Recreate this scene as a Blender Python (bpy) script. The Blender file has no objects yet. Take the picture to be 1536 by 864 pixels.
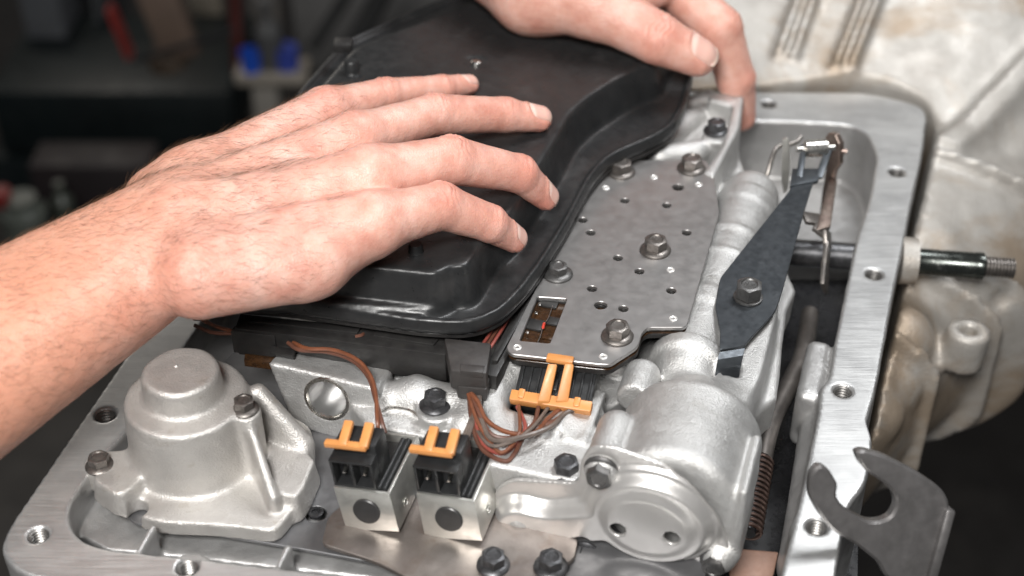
import bpy, bmesh, math, random
import numpy as np
from mathutils import Vector, Matrix
from mathutils.geometry import tessellate_polygon
random.seed(7); RNG = np.random.default_rng(11)
scene = bpy.context.scene
COL = scene.collection
CM = 0.01                                   # all numbers below are centimetres, meshes are written in metres
# ------------------------------------------------------------------ camera
F_PX, PITCH, DIST = 2200.0, math.radians(37), 66.0
CAM = np.array([0, -DIST*math.cos(PITCH), DIST*math.sin(PITCH)])
RT = np.array([1., 0, 0]); FW = np.array([0, math.cos(PITCH), -math.sin(PITCH)]); UPV = np.cross(RT, FW)
def P(x, y, z=0.0):
    """world point (cm) at height z seen at photograph pixel x, y - used to survey where things stand"""
    d = RT*(x-768)/F_PX + UPV*(432-y)/F_PX + FW
    return CAM + d*((z-CAM[2])/d[2])
def PV(x, y, o, n):
    """surveyed point on the plane through o with normal n"""
    d = RT*(x-768)/F_PX + UPV*(432-y)/F_PX + FW
    return CAM + d*(np.dot(o-CAM, n)/np.dot(d, n))
cam_d = bpy.data.cameras.new('camera'); cam = bpy.data.objects.new('camera', cam_d); COL.objects.link(cam)
cam.location = Vector(CAM*CM); cam.rotation_euler = (math.pi/2-PITCH, 0, 0)
cam_d.sensor_width = 36; cam_d.lens = F_PX/1536*36; cam_d.clip_start = 0.02; cam_d.clip_end = 60
cam_d.dof.use_dof = True; cam_d.dof.focus_distance = 0.59; cam_d.dof.aperture_fstop = 6.3
scene.camera = cam
# ------------------------------------------------------------------ light
world = bpy.data.worlds.new('World'); scene.world = world; world.use_nodes = True
bg = world.node_tree.nodes['Background']; bg.inputs[0].default_value = (0.95, 0.97, 1, 1); bg.inputs[1].default_value = 0.07
def area(name, loc, target, size, power, color=(1, 1, 1), sy=None):
    l = bpy.data.lights.new(name, 'AREA'); l.energy = power; l.color = color; l.size = size
    if sy: l.shape = 'RECTANGLE'; l.size_y = sy
    o = bpy.data.objects.new(name, l); COL.objects.link(o); o.location = loc
    o.rotation_euler = (Vector(target)-Vector(loc)).to_track_quat('-Z', 'Y').to_euler(); return o
area('softbox_lamp', (-0.16, -0.80, 0.86), (0, -.02, 0), 0.30, 18.0, (1, .985, .96))
area('clutter_fill_light', (-1.1, 2.5, .9), (-.7, 1.8, -1), 0.5, 8.0, (1, .93, .84))  # added light to brighten the clutter behind, no actual fitting there
area('ceiling_lamp', (0.45, 0.35, 1.15), (0.02, 0, 0), 0.36, 9.5, (.97, .985, 1))
scene.view_settings.view_transform = 'Standard'; scene.view_settings.look = 'None'
scene.view_settings.exposure = 0.14; scene.view_settings.gamma = 1.0
scene.cycles.use_denoising = True; scene.cycles.max_bounces = 8
# ------------------------------------------------------------------ frames
AZ = math.radians(17)
U = np.array([math.cos(AZ), -math.sin(AZ), 0]); V = np.array([math.sin(AZ), math.cos(AZ), 0]); Z = np.array([0, 0, 1.])
ORG = {}
def A3(p): return np.asarray(p, float)
# ------------------------------------------------------------------ objects
def thing(name, label, cat, o, group=None):
    e = bpy.data.objects.new(name, None); COL.objects.link(e); e.location = Vector(A3(o)*CM)
    e.empty_display_size = .01
    e['label'] = label; e['category'] = cat
    if group: e['group'] = group
    ORG[e.name] = A3(o); return e
def tag(o, label=None, cat=None, group=None, kind=None):
    if label: o['label'] = label
    if cat: o['category'] = cat
    if group: o['group'] = group
    if kind: o['kind'] = kind
    return o
def mk(name, vs, fs, mat, parent=None, ang=35, origin=None):
    """one mesh object from world-cm vertices"""
    vs = np.asarray(vs, float).reshape(-1, 3)
    o_ = ORG[parent.name] if parent is not None else (A3(origin) if origin is not None else vs.mean(0))
    me = bpy.data.meshes.new(name); lv = (vs-o_)*CM
    if isinstance(fs, np.ndarray):
        n, k = fs.shape
        me.vertices.add(len(lv)); me.vertices.foreach_set('co', lv.ravel().astype(np.float32))
        me.loops.add(n*k); me.loops.foreach_set('vertex_index', fs.ravel().astype(np.int32))
        me.polygons.add(n); me.polygons.foreach_set('loop_start', np.arange(0, n*k, k, dtype=np.int32))
        me.update(calc_edges=True)
    else:
        me.from_pydata([tuple(v) for v in lv], [], fs)
        bm = bmesh.new(); bm.from_mesh(me); bmesh.ops.recalc_face_normals(bm, faces=bm.faces); bm.to_mesh(me); bm.free()
    me.polygons.foreach_set('use_smooth', np.ones(len(me.polygons), bool))
    if ang is not None: me.set_sharp_from_angle(angle=math.radians(ang))
    me.materials.append(mat)
    o = bpy.data.objects.new(name, me); COL.objects.link(o)
    if parent is not None: o.parent = parent
    else: o.location = Vector(o_*CM)
    ORG[o.name] = o_; return o
class MB:
    """collects shapes into one mesh"""
    def __init__(s): s.v = []; s.f = []; s.n = 0
    def add(s, vs, fs):
        vs = np.asarray(vs, float).reshape(-1, 3)
        s.v.append(vs); s.f += [tuple(int(i)+s.n for i in f) for f in fs]; s.n += len(vs); return s
    def build(s, name, mat, parent=None, ang=35, origin=None): return mk(name, np.vstack(s.v), s.f, mat, parent, ang, origin)
    def box(s, o, ax, ay, az, sx, sy, sz, b=0.0):
        """box centred at o; ax ay az unit axes; full sizes"""
        bm = bmesh.new(); bmesh.ops.create_cube(bm, size=1)
        for v in bm.verts: v.co = Vector((v.co.x*sx, v.co.y*sy, v.co.z*sz))
        if b > 0: bmesh.ops.bevel(bm, geom=list(bm.edges), offset=b, segments=2, profile=.5, affect='EDGES')
        bm.verts.ensure_lookup_table()
        M_ = np.stack([A3(ax), A3(ay), A3(az)])
        vs = np.array([v.co[:] for v in bm.verts])@M_+A3(o); fs = [[v.index for v in f.verts] for f in bm.faces]
        bm.free(); return s.add(vs, fs)
    def hexa(s, bot, top, b=0.0):
        """solid between two 4-point loops"""
        bm = bmesh.new(); q = [bm.verts.new(Vector(p)) for p in list(bot)+list(top)]
        for f in ((3,2,1,0),(4,5,6,7),(0,1,5,4),(1,2,6,5),(2,3,7,6),(3,0,4,7)): bm.faces.new([q[i] for i in f])
        bmesh.ops.recalc_face_normals(bm, faces=bm.faces)
        if b > 0: bmesh.ops.bevel(bm, geom=list(bm.edges), offset=b, segments=2, profile=.5, affect='EDGES')
        bm.verts.index_update(); vs = [v.co[:] for v in bm.verts]; fs = [[v.index for v in f.verts] for f in bm.faces]
        bm.free(); return s.add(vs, fs)
    def tube(s, path, r, n=10, caps=True, closed=False):
        path = np.asarray(path, float); m = len(path); rr = np.broadcast_to(np.asarray(r, float), (m,))
        T = np.gradient(path, axis=0) if not closed else np.roll(path, -1, 0)-np.roll(path, 1, 0)
        T /= np.linalg.norm(T, axis=1)[:, None]+1e-12
        up = A3([0, 0, 1]) if abs(T[0][2]) < .9 else A3([1, 0, 0]); N = np.cross(T[0], up); N /= np.linalg.norm(N)
        vs = []
        for i in range(m):
            N = N-T[i]*np.dot(N, T[i]); N /= np.linalg.norm(N); B = np.cross(T[i], N)
            for k in range(n):
                a = 2*math.pi*k/n; vs.append(path[i]+rr[i]*(math.cos(a)*N+math.sin(a)*B))
        fs = []
        for i in range(m if closed else m-1):
            j = (i+1) % m
            for k in range(n): fs.append((i*n+k, i*n+(k+1) % n, j*n+(k+1) % n, j*n+k))
        if caps and not closed: fs += [tuple(range(n-1, -1, -1)), tuple((m-1)*n+k for k in range(n))]
        return s.add(vs, fs)
    def lathe(s, prof, o, az, n=32, ref=None, cap=True):
        """profile of (radius, height) about axis az at o"""
        az = A3(az)/np.linalg.norm(az); r0 = A3(ref) if ref is not None else (A3([1, 0, 0]) if abs(az[0]) < .9 else A3([0, 1, 0]))
        ax = r0-az*np.dot(r0, az); ax /= np.linalg.norm(ax); ay = np.cross(az, ax); vs = []; fs = []
        for r, h in prof:
            for k in range(n):
                a = 2*math.pi*k/n; vs.append(A3(o)+az*h+r*(math.cos(a)*ax+math.sin(a)*ay))
        for i in range(len(prof)-1):
            for k in range(n): fs.append((i*n+k, i*n+(k+1) % n, (i+1)*n+(k+1) % n, (i+1)*n+k))
        if cap and prof[0][0] > 1e-6: fs.append(tuple(range(n-1, -1, -1)))
        if cap and prof[-1][0] > 1e-6: fs.append(tuple((len(prof)-1)*n+k for k in range(n)))
        return s.add(vs, fs)
    def slab(s, outer, holes, o, ax, ay, az, h0, h1, b=0.02):
        """flat plate with real holes: 2-D loops in the frame (o, ax, ay), from height h0 to h1, chamfer b"""
        def ccw(p, want):
            p = np.asarray(p, float); a = np.sum(p[:, 0]*np.roll(p[:, 1], -1)-np.roll(p[:, 0], -1)*p[:, 1])
            return p if (a > 0) == want else p[::-1]
        loops = [ccw(outer, True)]+[ccw(h, False) for h in holes]
        def inset(p, d):
            e = np.roll(p, -1, 0)-p; e /= np.linalg.norm(e, axis=1)[:, None]+1e-12; nn = np.stack([-e[:, 1], e[:, 0]], 1)
            q = nn+np.roll(nn, 1, 0); q /= np.maximum(np.sum(q*nn, 1), .35)[:, None]; return p+q*d
        def w3(p, h): return A3(o)+p[:, :1]*A3(ax)+p[:, 1:2]*A3(ay)+A3(az)*h
        vs = []; fs = []; off = []; n0 = 0
        for p in loops:
            m = len(p); off.append(n0)
            for q, h in ((inset(p, b), h1), (p, h1-b), (p, h0+b), (inset(p, b), h0)): vs.append(w3(q, h))
            for r in range(3):
                for k in range(m):
                    a = n0+r*m+k; c = n0+r*m+(k+1) % m; fs.append((a, a+m, c+m, c))
            n0 += 4*m
        ins = [inset(p, b) for p in loops]
        tri = tessellate_polygon([[Vector((x, y, 0)) for x, y in p] for p in ins])
        mp = np.concatenate([off[i]+np.arange(len(p)) for i, p in enumerate(loops)])
        mp2 = np.concatenate([off[i]+3*len(p)+np.arange(len(p)) for i, p in enumerate(loops)])
        for t in tri: fs.append(tuple(mp[i] for i in t)); fs.append(tuple(mp2[i] for i in t[::-1]))
        return s.add(np.vstack(vs), fs)
def crom(pts, n=8, closed=False):
    pts = [A3(p) for p in pts]; m = len(pts); out = []
    for i in range(m if closed else m-1):
        if closed: p0, p1, p2, p3 = pts[i-1], pts[i], pts[(i+1) % m], pts[(i+2) % m]
        else:
            p1, p2 = pts[i], pts[i+1]; p0 = pts[i-1] if i else 2*p1-p2; p3 = pts[i+2] if i+2 < m else 2*p2-p1
        for k in range(n):
            t = k/n; out.append(.5*((2*p1)+(-p0+p2)*t+(2*p0-5*p1+4*p2-p3)*t*t+(-p0+3*p1-3*p2+p3)*t**3))
    if not closed: out.append(pts[-1])
    return np.array(out)
def rounded(pts, r, n=5):
    """2-D loop with rounded corners; r one number or one per corner"""
    pts = [A3(p) for p in pts]; m = len(pts); out = []
    rs = [r]*m if np.isscalar(r) else r
    for i in range(m):
        p = pts[i]; a = pts[i-1]-p; c = pts[(i+1) % m]-p; la, lc = np.linalg.norm(a), np.linalg.norm(c)
        d = min(rs[i], la*.45, lc*.45)
        if d < 1e-4: out.append(p); continue
        q0, q1 = p+a/la*d, p+c/lc*d
        for k in range(n+1):
            t = k/n; out.append((1-t)**2*q0+2*t*(1-t)*p+t*t*q1)
    return np.array(out)
def circ(c, r, n=20): return np.array([[c[0]+r*math.cos(2*math.pi*k/n), c[1]+r*math.sin(2*math.pi*k/n)] for k in range(n)])
def pxy(l, z): return np.array([P(x, y, z)[:2] for x, y in l])
# ------------------------------------------------------------------ signed-distance modelling (castings, skin)
def smin(a, b, k):
    h = np.maximum(k-np.abs(a-b), 0)/k; return np.minimum(a, b)-h*h*k*.25
def smax(a, b, k): return -smin(-a, -b, k)
class TL: cb = None
FAR = 1.3
def far(c, R_):
    """while a small cluster of points is evaluated, shapes well away from it count as a constant"""
    cb = getattr(TL, 'cb', None)
    if cb is None: return None
    d = float(np.linalg.norm(np.asarray(c)-cb[0]))-cb[1]-R_
    return np.float32(d) if d > FAR else None
def ev(f, p, cell):
    """evaluate f on points in small spatial clusters"""
    p = np.ascontiguousarray(p, np.float32); k = np.floor((p-p.min(0))/cell).astype(np.int64); key = (k[:, 0]*4096+k[:, 1])*4096+k[:, 2]
    od = np.argsort(key, kind='stable'); ks = key[od]; cut = np.flatnonzero(np.diff(ks))+1
    groups = np.split(od, cut); out = np.empty(len(p), np.float32)
    def one(g):
        q = p[g]; a, b = q.min(0), q.max(0); TL.cb = ((a+b)/2, float(np.linalg.norm(b-a))/2+1e-3)
        out[g] = f(q); TL.cb = None
    for g in groups: one(g)
    return out
def s_cap(p, a, b, r1, r2=None):
    r2 = r1 if r2 is None else r2; a = np.float32(a); b = np.float32(b); ba = b-a
    w = far((a+b)/2, float(np.linalg.norm(ba))/2+max(r1, r2))
    if w is not None: return w
    l2 = max(float(ba@ba), 1e-9)
    pa = p-a; t = np.clip(pa@ba/l2, 0, 1); q = pa-t[:, None]*ba
    return np.sqrt(np.einsum('ij,ij->i', q, q))-(r1+(r2-r1)*t)
def s_sph(p, c, r):
    w = far(c, r)
    if w is not None: return w
    q = p-np.float32(c); return np.sqrt(np.einsum('ij,ij->i', q, q))-r
def s_ell(p, c, M, r):
    """ellipsoid with axis rows M, radii r"""
    w = far(c, max(r))
    if w is not None: return w
    q = (p-np.float32(c))@np.float32(M).T; r = np.float32(r)
    k0 = np.linalg.norm(q/r, axis=1); k1 = np.linalg.norm(q/(r*r), axis=1)+1e-9; return k0*(k0-1)/k1
def s_cyl(p, a, b, r, rd=.05, r2=None):
    """cylinder or cone frustum between a and b with rounded rim"""
    a = np.float32(a); b = np.float32(b); ba = b-a; L = float(np.linalg.norm(ba)); d = ba/L
    w = far((a+b)/2, L/2+max(r, r2 or 0))
    if w is not None: return w
    pa = p-a; t = pa@d; q = pa-t[:, None]*d; rr = np.sqrt(np.einsum('ij,ij->i', q, q))
    R_ = r if r2 is None else r+(r2-r)*np.clip(t/L, 0, 1)
    dx = rr-R_+rd; dy = np.abs(t-L/2)-L/2+rd
    return np.minimum(np.maximum(dx, dy), 0)+np.sqrt(np.maximum(dx, 0)**2+np.maximum(dy, 0)**2)-rd
def s_box(p, c, M, h, rd=.05):
    w = far(c, float(np.linalg.norm(h)))
    if w is not None: return w
    q = np.abs((p-np.float32(c))@np.float32(M).T)-np.float32(h)+rd
    return np.minimum(q.max(1), 0)+np.sqrt((np.maximum(q, 0)**2).sum(1))-rd
def s_poly(xy, pts):
    pts = np.float32(pts); B_ = np.roll(pts, 1, 0); E_ = B_-pts
    lo, hi = xy.min(0), xy.max(0); c = (lo+hi)/2; R_ = float(np.linalg.norm(hi-lo))/2
    w = c-pts; t = np.clip((w*E_).sum(1)/((E_*E_).sum(1)+1e-12), 0, 1); de = np.linalg.norm(w-E_*t[:, None], axis=1)
    m = de.min(); x, y = xy[:, 0], xy[:, 1]
    d = np.full(len(xy), 1e9, np.float32)
    for i in np.flatnonzero(de <= m+2*R_+1e-3):
        a = pts[i]; e = E_[i]; wx = x-a[0]; wy = y-a[1]
        t = np.clip((wx*e[0]+wy*e[1])/(e@e+1e-12), 0, 1); bx = wx-e[0]*t; by = wy-e[1]*t; d = np.minimum(d, bx*bx+by*by)
    if m > R_: xs, ys, yl, yh = c[0], c[1], c[1], c[1]; s = True
    else: xs, ys, yl, yh = x, y, lo[1], hi[1]; s = np.ones(len(xy), bool)
    for i in range(len(pts)):
        a = pts[i]; b = B_[i]
        if max(a[1], b[1]) < yl or min(a[1], b[1]) > yh: continue
        e = b-a; c1 = ys >= a[1]; c2 = ys < b[1]; c3 = e[0]*(ys-a[1]) > e[1]*(xs-a[0])
        s = s ^ ((c1 & c2 & c3) | (~c1 & ~c2 & ~c3)) if m <= R_ else bool(s) ^ bool((c1 and c2 and c3) or ((not c1) and (not c2) and (not c3)))
    return np.where(s, np.float32(1), np.float32(-1))*np.sqrt(d)
def s_ext(p, pts, z0, z1, rd=.08, draft=0.0, k=None):
    pts = np.asarray(pts); c = (pts.min(0)+pts.max(0))/2
    w = far((*c, (z0+z1)/2), math.hypot(float(np.linalg.norm(pts-c, axis=1).max()), (z1-z0)/2)+abs(draft)*(z1-z0))
    if w is not None: return w
    d = s_poly(p[:, :2], pts)+(draft*(p[:, 2]-z0) if draft else 0)
    h = np.maximum(p[:, 2]-z1, z0-p[:, 2])
    if k: return smax(d, h, k)
    dx, dy = d+rd, h+rd
    return np.minimum(np.maximum(dx, dy), 0)+np.sqrt(np.maximum(dx, 0)**2+np.maximum(dy, 0)**2)-rd
def sdf_mesh(f, lo, hi, h, disp=None, B=8):
    """surface nets over a sparse block grid; returns vertices, quads (outward)"""
    lo = A3(lo); nb = np.maximum(np.ceil((A3(hi)-lo)/(h*B)).astype(int), 1); n = nb*B
    g = [lo[i]+(np.arange(nb[i])*B+(B-1)/2)*h for i in range(3)]
    cc = np.stack(np.meshgrid(*g, indexing='ij'), -1).reshape(-1, 3).astype(np.float32)
    dc = ev(f, cc, h*B*14); act = np.abs(dc) < B*h*1.15
    D = np.where(dc < 0, -1., 1.).astype(np.float32)[:, None]*np.ones((1, B**3), np.float32)
    l = (np.arange(B)-(B-1)/2)*h; off = np.stack(np.meshgrid(l, l, l, indexing='ij'), -1).reshape(-1, 3).astype(np.float32)
    ai = np.where(act)[0]
    D[ai] = ev(f, (cc[ai][:, None, :]+off[None]).reshape(-1, 3), h*B*2.5).reshape(len(ai), -1)
    D = D.reshape(nb[0], nb[1], nb[2], B, B, B).transpose(0, 3, 1, 4, 2, 5).reshape(n)
    D = np.pad(D, 1, constant_values=1.0); o0 = lo-h
    s = D < 0
    c8 = [(i, j, k) for i in (0, 1) for j in (0, 1) for k in (0, 1)]; sh = np.array(D.shape)-1
    cnt = np.zeros(sh, np.uint8)
    for i, j, k in c8: cnt += s[i:sh[0]+i, j:sh[1]+j, k:sh[2]+k]
    idx = np.argwhere((cnt > 0) & (cnt < 8)); m = len(idx)
    vid = np.full(sh, -1, np.int32); vid[tuple(idx.T)] = np.arange(m)
    acc = np.zeros((m, 3)); w = np.zeros(m)
    val = {c: D[idx[:, 0]+c[0], idx[:, 1]+c[1], idx[:, 2]+c[2]] for c in c8}
    for c in c8:
        for ax in range(3):
            if c[ax]: continue
            c2 = list(c); c2[ax] = 1; a, b = val[c], val[tuple(c2)]; x = (a < 0) != (b < 0)
            t = np.where(x, a/np.where(x, a-b, 1), 0); q = np.tile(A3(c), (m, 1)); q[:, ax] += t
            acc += q*x[:, None]; w += x
    vs = o0+(idx+acc/w[:, None])*h
    quads = []
    for ax in range(3):
        a0 = [slice(None)]*3; a1 = [slice(None)]*3; a0[ax] = slice(0, -1); a1[ax] = slice(1, None)
        e = np.argwhere(s[tuple(a0)] != s[tuple(a1)]); u, v_ = (ax+1) % 3, (ax+2) % 3
        e = e[(e[:, u] > 0) & (e[:, v_] > 0) & (e[:, u] < sh[u]) & (e[:, v_] < sh[v_])]
        ins = s[tuple(e.T)]; q = []
        for du, dv in ((1, 1), (0, 1), (0, 0), (1, 0)):
            t = e.copy(); t[:, u] -= du; t[:, v_] -= dv; q.append(vid[tuple(t.T)])
        q = np.stack(q, 1); q[~ins] = q[~ins][:, ::-1]; quads.append(q)
    fs = np.vstack(quads)
    if disp is not None:
        G = np.zeros_like(vs); fn = np.cross(vs[fs[:, 2]]-vs[fs[:, 0]], vs[fs[:, 3]]-vs[fs[:, 1]])
        for k in range(4):
            for ax in range(3): G[:, ax] += np.bincount(fs[:, k], fn[:, ax], m)
        G /= np.linalg.norm(G, axis=1)[:, None]+1e-12; vs = vs+G*disp(vs.astype(np.float32), G)[:, None]
    return vs, fs
def grad(f, p, e):
    e = np.float32(e); g = np.zeros((len(p), 3))
    for i in range(3):
        d = np.zeros(3, np.float32); d[i] = e; g[:, i] = (f(p+d)-f(p-d))/(2*e)
    return g
def vnoise(p, scale, seed=0):
    """cheap smooth value noise from a few random sines"""
    r = np.random.default_rng(seed); o = np.zeros(len(p), np.float32)
    for _ in range(7):
        k = r.normal(size=3)*scale; o += np.sin(p@np.float32(k)+np.float32(r.uniform(0, 6.3)))
    return o/3.2
# ------------------------------------------------------------------ materials
def newmat(name):
    m = bpy.data.materials.new(name); m.use_nodes = True; nt = m.node_tree; b = nt.nodes['Principled BSDF']; return m, nt, b
def nd(nt, t, **kw):
    n = nt.nodes.new(t)
    for k, v in kw.items():
        if k in n.inputs: n.inputs[k].default_value = v
        else: setattr(n, k, v)
    return n
def ramp(nt, fac, stops):
    r = nt.nodes.new('ShaderNodeValToRGB'); els = r.color_ramp.elements
    while len(els) < len(stops): els.new(.5)
    for e, (p, c) in zip(els, stops): e.position = p; e.color = (c if len(c) == 4 else (*c, 1)) if not np.isscalar(c) else (c, c, c, 1)
    nt.links.new(fac, r.inputs[0]); return r.outputs[0]
def mix(nt, fac, a, b, bt='MIX'):
    n = nt.nodes.new('ShaderNodeMix'); n.data_type = 'RGBA'; n.blend_type = bt
    for s, v in ((n.inputs[0], fac), (n.inputs[6], a), (n.inputs[7], b)):
        if hasattr(v, 'is_linked') or hasattr(v, 'links'): nt.links.new(v, s)
        else: s.default_value = v if np.isscalar(v) else (*v, 1)
    return n.outputs[2]
def coords(nt, M=None):
    tc = nt.nodes.new('ShaderNodeTexCoord'); out = tc.outputs['Object']
    if M:
        mp = nt.nodes.new('ShaderNodeMapping'); mp.inputs['Rotation'].default_value = M[0]; mp.inputs['Scale'].default_value = M[1]
        nt.links.new(out, mp.inputs[0]); out = mp.outputs[0]
    return out
def noise(nt, co, scale, detail=4, rough=.55, dist=0):
    n = nd(nt, 'ShaderNodeTexNoise', Scale=scale, Detail=detail, Roughness=rough, Distortion=dist); nt.links.new(co, n.inputs['Vector']); return n.outputs['Fac']
def mat(name, c1, c2=None, rough=.5, metal=0., vs=60, rv=.1, bump=(), dirt=None, spec=.5, coat=0, wear=None):
    """procedural surface: two tones by noise, rough variation, bumps [(scale, distance_mm)], dirt (color, scale, threshold)"""
    m, nt, b = newmat(name); co = coords(nt); c2 = c2 if c2 is not None else tuple(x*.82 for x in c1)
    n1 = noise(nt, co, vs, 6, .6)
    col = ramp(nt, n1, [(.35, c2), (.65, c1)])
    if dirt:
        for dc, ds, th, am in dirt:
            f = ramp(nt, noise(nt, co, ds, 8, .65, .4), [(th, 0.), (min(th+.14, 1), am)]); col = mix(nt, f, col, dc)
    nt.links.new(col, b.inputs['Base Color'])
    r = ramp(nt, noise(nt, co, vs*3, 4), [(.3, max(rough-rv, .02)), (.7, rough+rv)]); nt.links.new(r, b.inputs['Roughness'])
    b.inputs['Metallic'].default_value = metal; b.inputs['Specular IOR Level'].default_value = spec
    if coat: b.inputs['Coat Weight'].default_value = coat; b.inputs['Coat Roughness'].default_value = .2
    prev = None
    for sc, dist in bump:
        bn = nd(nt, 'ShaderNodeBump', Strength=1.0, Distance=dist*.001); nt.links.new(noise(nt, co, sc, 3, .6), bn.inputs['Height'])
        if prev: nt.links.new(prev, bn.inputs['Normal'])
        prev = bn.outputs[0]
    if prev: nt.links.new(prev, b.inputs['Normal'])
    return m
M = {}
M['cast'] = mat('cast_aluminium', (.60, .595, .585), (.50, .495, .485), .46, .72, 70, .08, [(1350, .38), (420, .12)], [((.30, .28, .255), 90, .58, .45), ((.22, .21, .20), 35, .62, .5)])
M['cover'] = mat('servo_cover_aluminium', (.56, .54, .515), (.46, .44, .42), .42, .6, 60, .08, [(1350, .36), (300, .1)], [((.33, .28, .22), 120, .60, .6), ((.22, .18, .15), 40, .66, .5)])
M['steel'] = mat('plate_steel', (.385, .372, .365), (.355, .343, .336), .42, .85, 60, .05, [(1500, .03)], [((.30, .275, .265), 60, .62, .3)])
M['bolt'] = mat('bolt_steel', (.235, .215, .20), (.16, .147, .136), .40, .85, 500, .1, [(2500, .05)], [((.16, .12, .10), 700, .6, .5)])
M['boltb'] = mat('black_bolt_steel', (.11, .11, .115), (.06, .06, .063), .36, .7, 500, .1, [(2500, .05)], [((.2, .2, .2), 600, .66, .5)])
M['boltg'] = mat('grey_bolt_steel', (.16, .157, .155), (.11, .107, .105), .40, .75, 500, .1, [(2500, .05)])
M['spring'] = mat('blued_spring_steel', (.085, .093, .102), (.062, .069, .077), .42, .75, 120, .08, [(1200, .03)], [((.14, .15, .16), 140, .6, .5)])
M['black'] = mat('black_plastic', (.021, .0215, .0222), (.015, .0155, .0162), .36, 0, 90, .09, [(900, .05), (3500, .03)], [((.048, .047, .047), 40, .56, .5), ((.075, .074, .072), 170, .67, .45)])
M['clip'] = mat('clip_plastic', (.050, .046, .044), (.036, .033, .032), .45, 0, 200, .08, [(2500, .05)])
M['blackm'] = mat('matt_black_plastic', (.022, .021, .020), (.014, .013, .013), .48, 0, 200, .08, [(2500, .05)], [((.05, .046, .04), 90, .62, .5)])
M['orange'] = mat('orange_plastic', (.62, .27, .085), (.54, .225, .068), .42, 0, 120, .06, [(1800, .04)], [((.40, .14, .03), 150, .62, .6)])
M['zinc'] = mat('zinc_plated_steel', (.70, .69, .65), (.60, .595, .56), .36, .85, 120, .08, [(900, .04)], [((.42, .42, .40), 220, .62, .4)])
M['pin'] = mat('dark_core_steel', (.045, .044, .044), (.034, .033, .033), .34, .2, 200, .06)
M['bore'] = mat('bored_aluminium', (.60, .595, .59), (.56, .555, .55), .38, .9, 200, .03)
M['tin'] = mat('bright_steel', (.72, .70, .66), (.6, .58, .55), .28, 1, 200, .06)
M['stamp'] = mat('stamped_steel', (.56, .545, .53), (.50, .485, .47), .35, .62, 40, .05, [(700, .04)], [((.42, .38, .34), 40, .62, .4)])
M['sheet'] = mat('separator_sheet_steel', (.20, .20, .205), (.16, .16, .165), .45, .7, 100, .08, [(1500, .03)])
M['brackets'] = mat('brown_bracket_steel', (.29, .26, .24), (.22, .19, .175), .42, .8, 60, .08, [(1200, .04)], [((.20, .15, .12), 70, .55, .6)])
M['wire1'] = mat('brown_wire', (.135, .056, .036), (.10, .042, .028), .4, 0, 300, .05)
M['wire2'] = mat('orange_wire', (.19, .066, .032), (.14, .05, .025), .4, 0, 300, .05)
M['wire3'] = mat('grey_brown_wire', (.14, .11, .093), (.10, .08, .07), .38, 0, 300, .05)
M['wire4'] = mat('red_wire', (.30, .075, .055), (.22, .05, .04), .4, 0, 300, .05)
M['amber'] = mat('amber_film', (.05, .023, .009), (.02, .010, .005), .22, 0, 500, .06)
M['hook'] = mat('hook_steel', (.22, .21, .208), (.16, .153, .15), .36, .7, 90, .08, [(900, .05)], [((.24, .16, .11), 60, .68, .5)])
M['rust'] = mat('coil_spring_steel', (.22, .15, .125), (.15, .10, .085), .35, .85, 300, .08)
M['shaft'] = mat('shaft_steel', (.07, .075, .07), (.045, .05, .046), .25, .8, 90, .08, [], [((.5, .5, .48), 170, .62, .8)])
M['tube'] = mat('tube_steel', (.22, .20, .185), (.16, .145, .135), .42, .8, 120, .08)
M['leverb'] = mat('brown_lever_steel', (.36, .29, .25), (.25, .19, .165), .36, .9, 150, .08, [(900, .04)])
M['copper'] = mat('copper_plate', (.21, .12, .085), (.15, .085, .06), .5, .2, 90, .08)
M['dark'] = mat('gap_shade_and_dark_parts', (.02, .02, .022), (.012, .012, .013), .3, 0, 80, .1)  # colours the painted shade of the gap, also the dark rods and dowel
# machined rail: tool marks run across the rail
def rail_mat():
    m, nt, b = newmat('machined_aluminium'); co = coords(nt, ((0, 0, AZ), (60, 1500, 60)))
    n1 = noise(nt, co, 1.0, 5, .65); n2 = noise(nt, coords(nt), 45, 5, .6); n3 = noise(nt, coords(nt, ((0, 0, AZ), (16, 60, 20))), 1, 4)
    c = ramp(nt, n1, [(.3, (.60, .60, .595)), (.7, (.69, .69, .685))]); c = mix(nt, ramp(nt, n2, [(.42, 0.), (.62, .6)]), c, (.46, .46, .46))
    c = mix(nt, ramp(nt, n3, [(.5, 0.), (.7, .5)]), c, (.76, .76, .75))
    nt.links.new(c, b.inputs['Base Color']); b.inputs['Metallic'].default_value = .85
    nt.links.new(ramp(nt, n1, [(.3, .34), (.7, .52)]), b.inputs['Roughness'])
    bn = nd(nt, 'ShaderNodeBump', Strength=1., Distance=.00004); nt.links.new(n1, bn.inputs['Height']); nt.links.new(bn.outputs[0], b.inputs['Normal']); return m
M['rail'] = rail_mat()
M['case'] = mat('case_aluminium', (.50, .495, .49), (.40, .395, .39), .42, .7, 45, .1, [(1800, .15), (160, .3)], [((.30, .285, .27), 50, .58, .45)])
M['bell'] = mat('dirty_cast_aluminium', (.47, .45, .42), (.37, .345, .315), .5, .5, 22, .1, [(900, .3), (90, .3)], [((.30, .225, .155), 12, .44, .8), ((.17, .125, .085), 26, .64, .6), ((.10, .08, .06), 60, .70, .6)])
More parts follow.
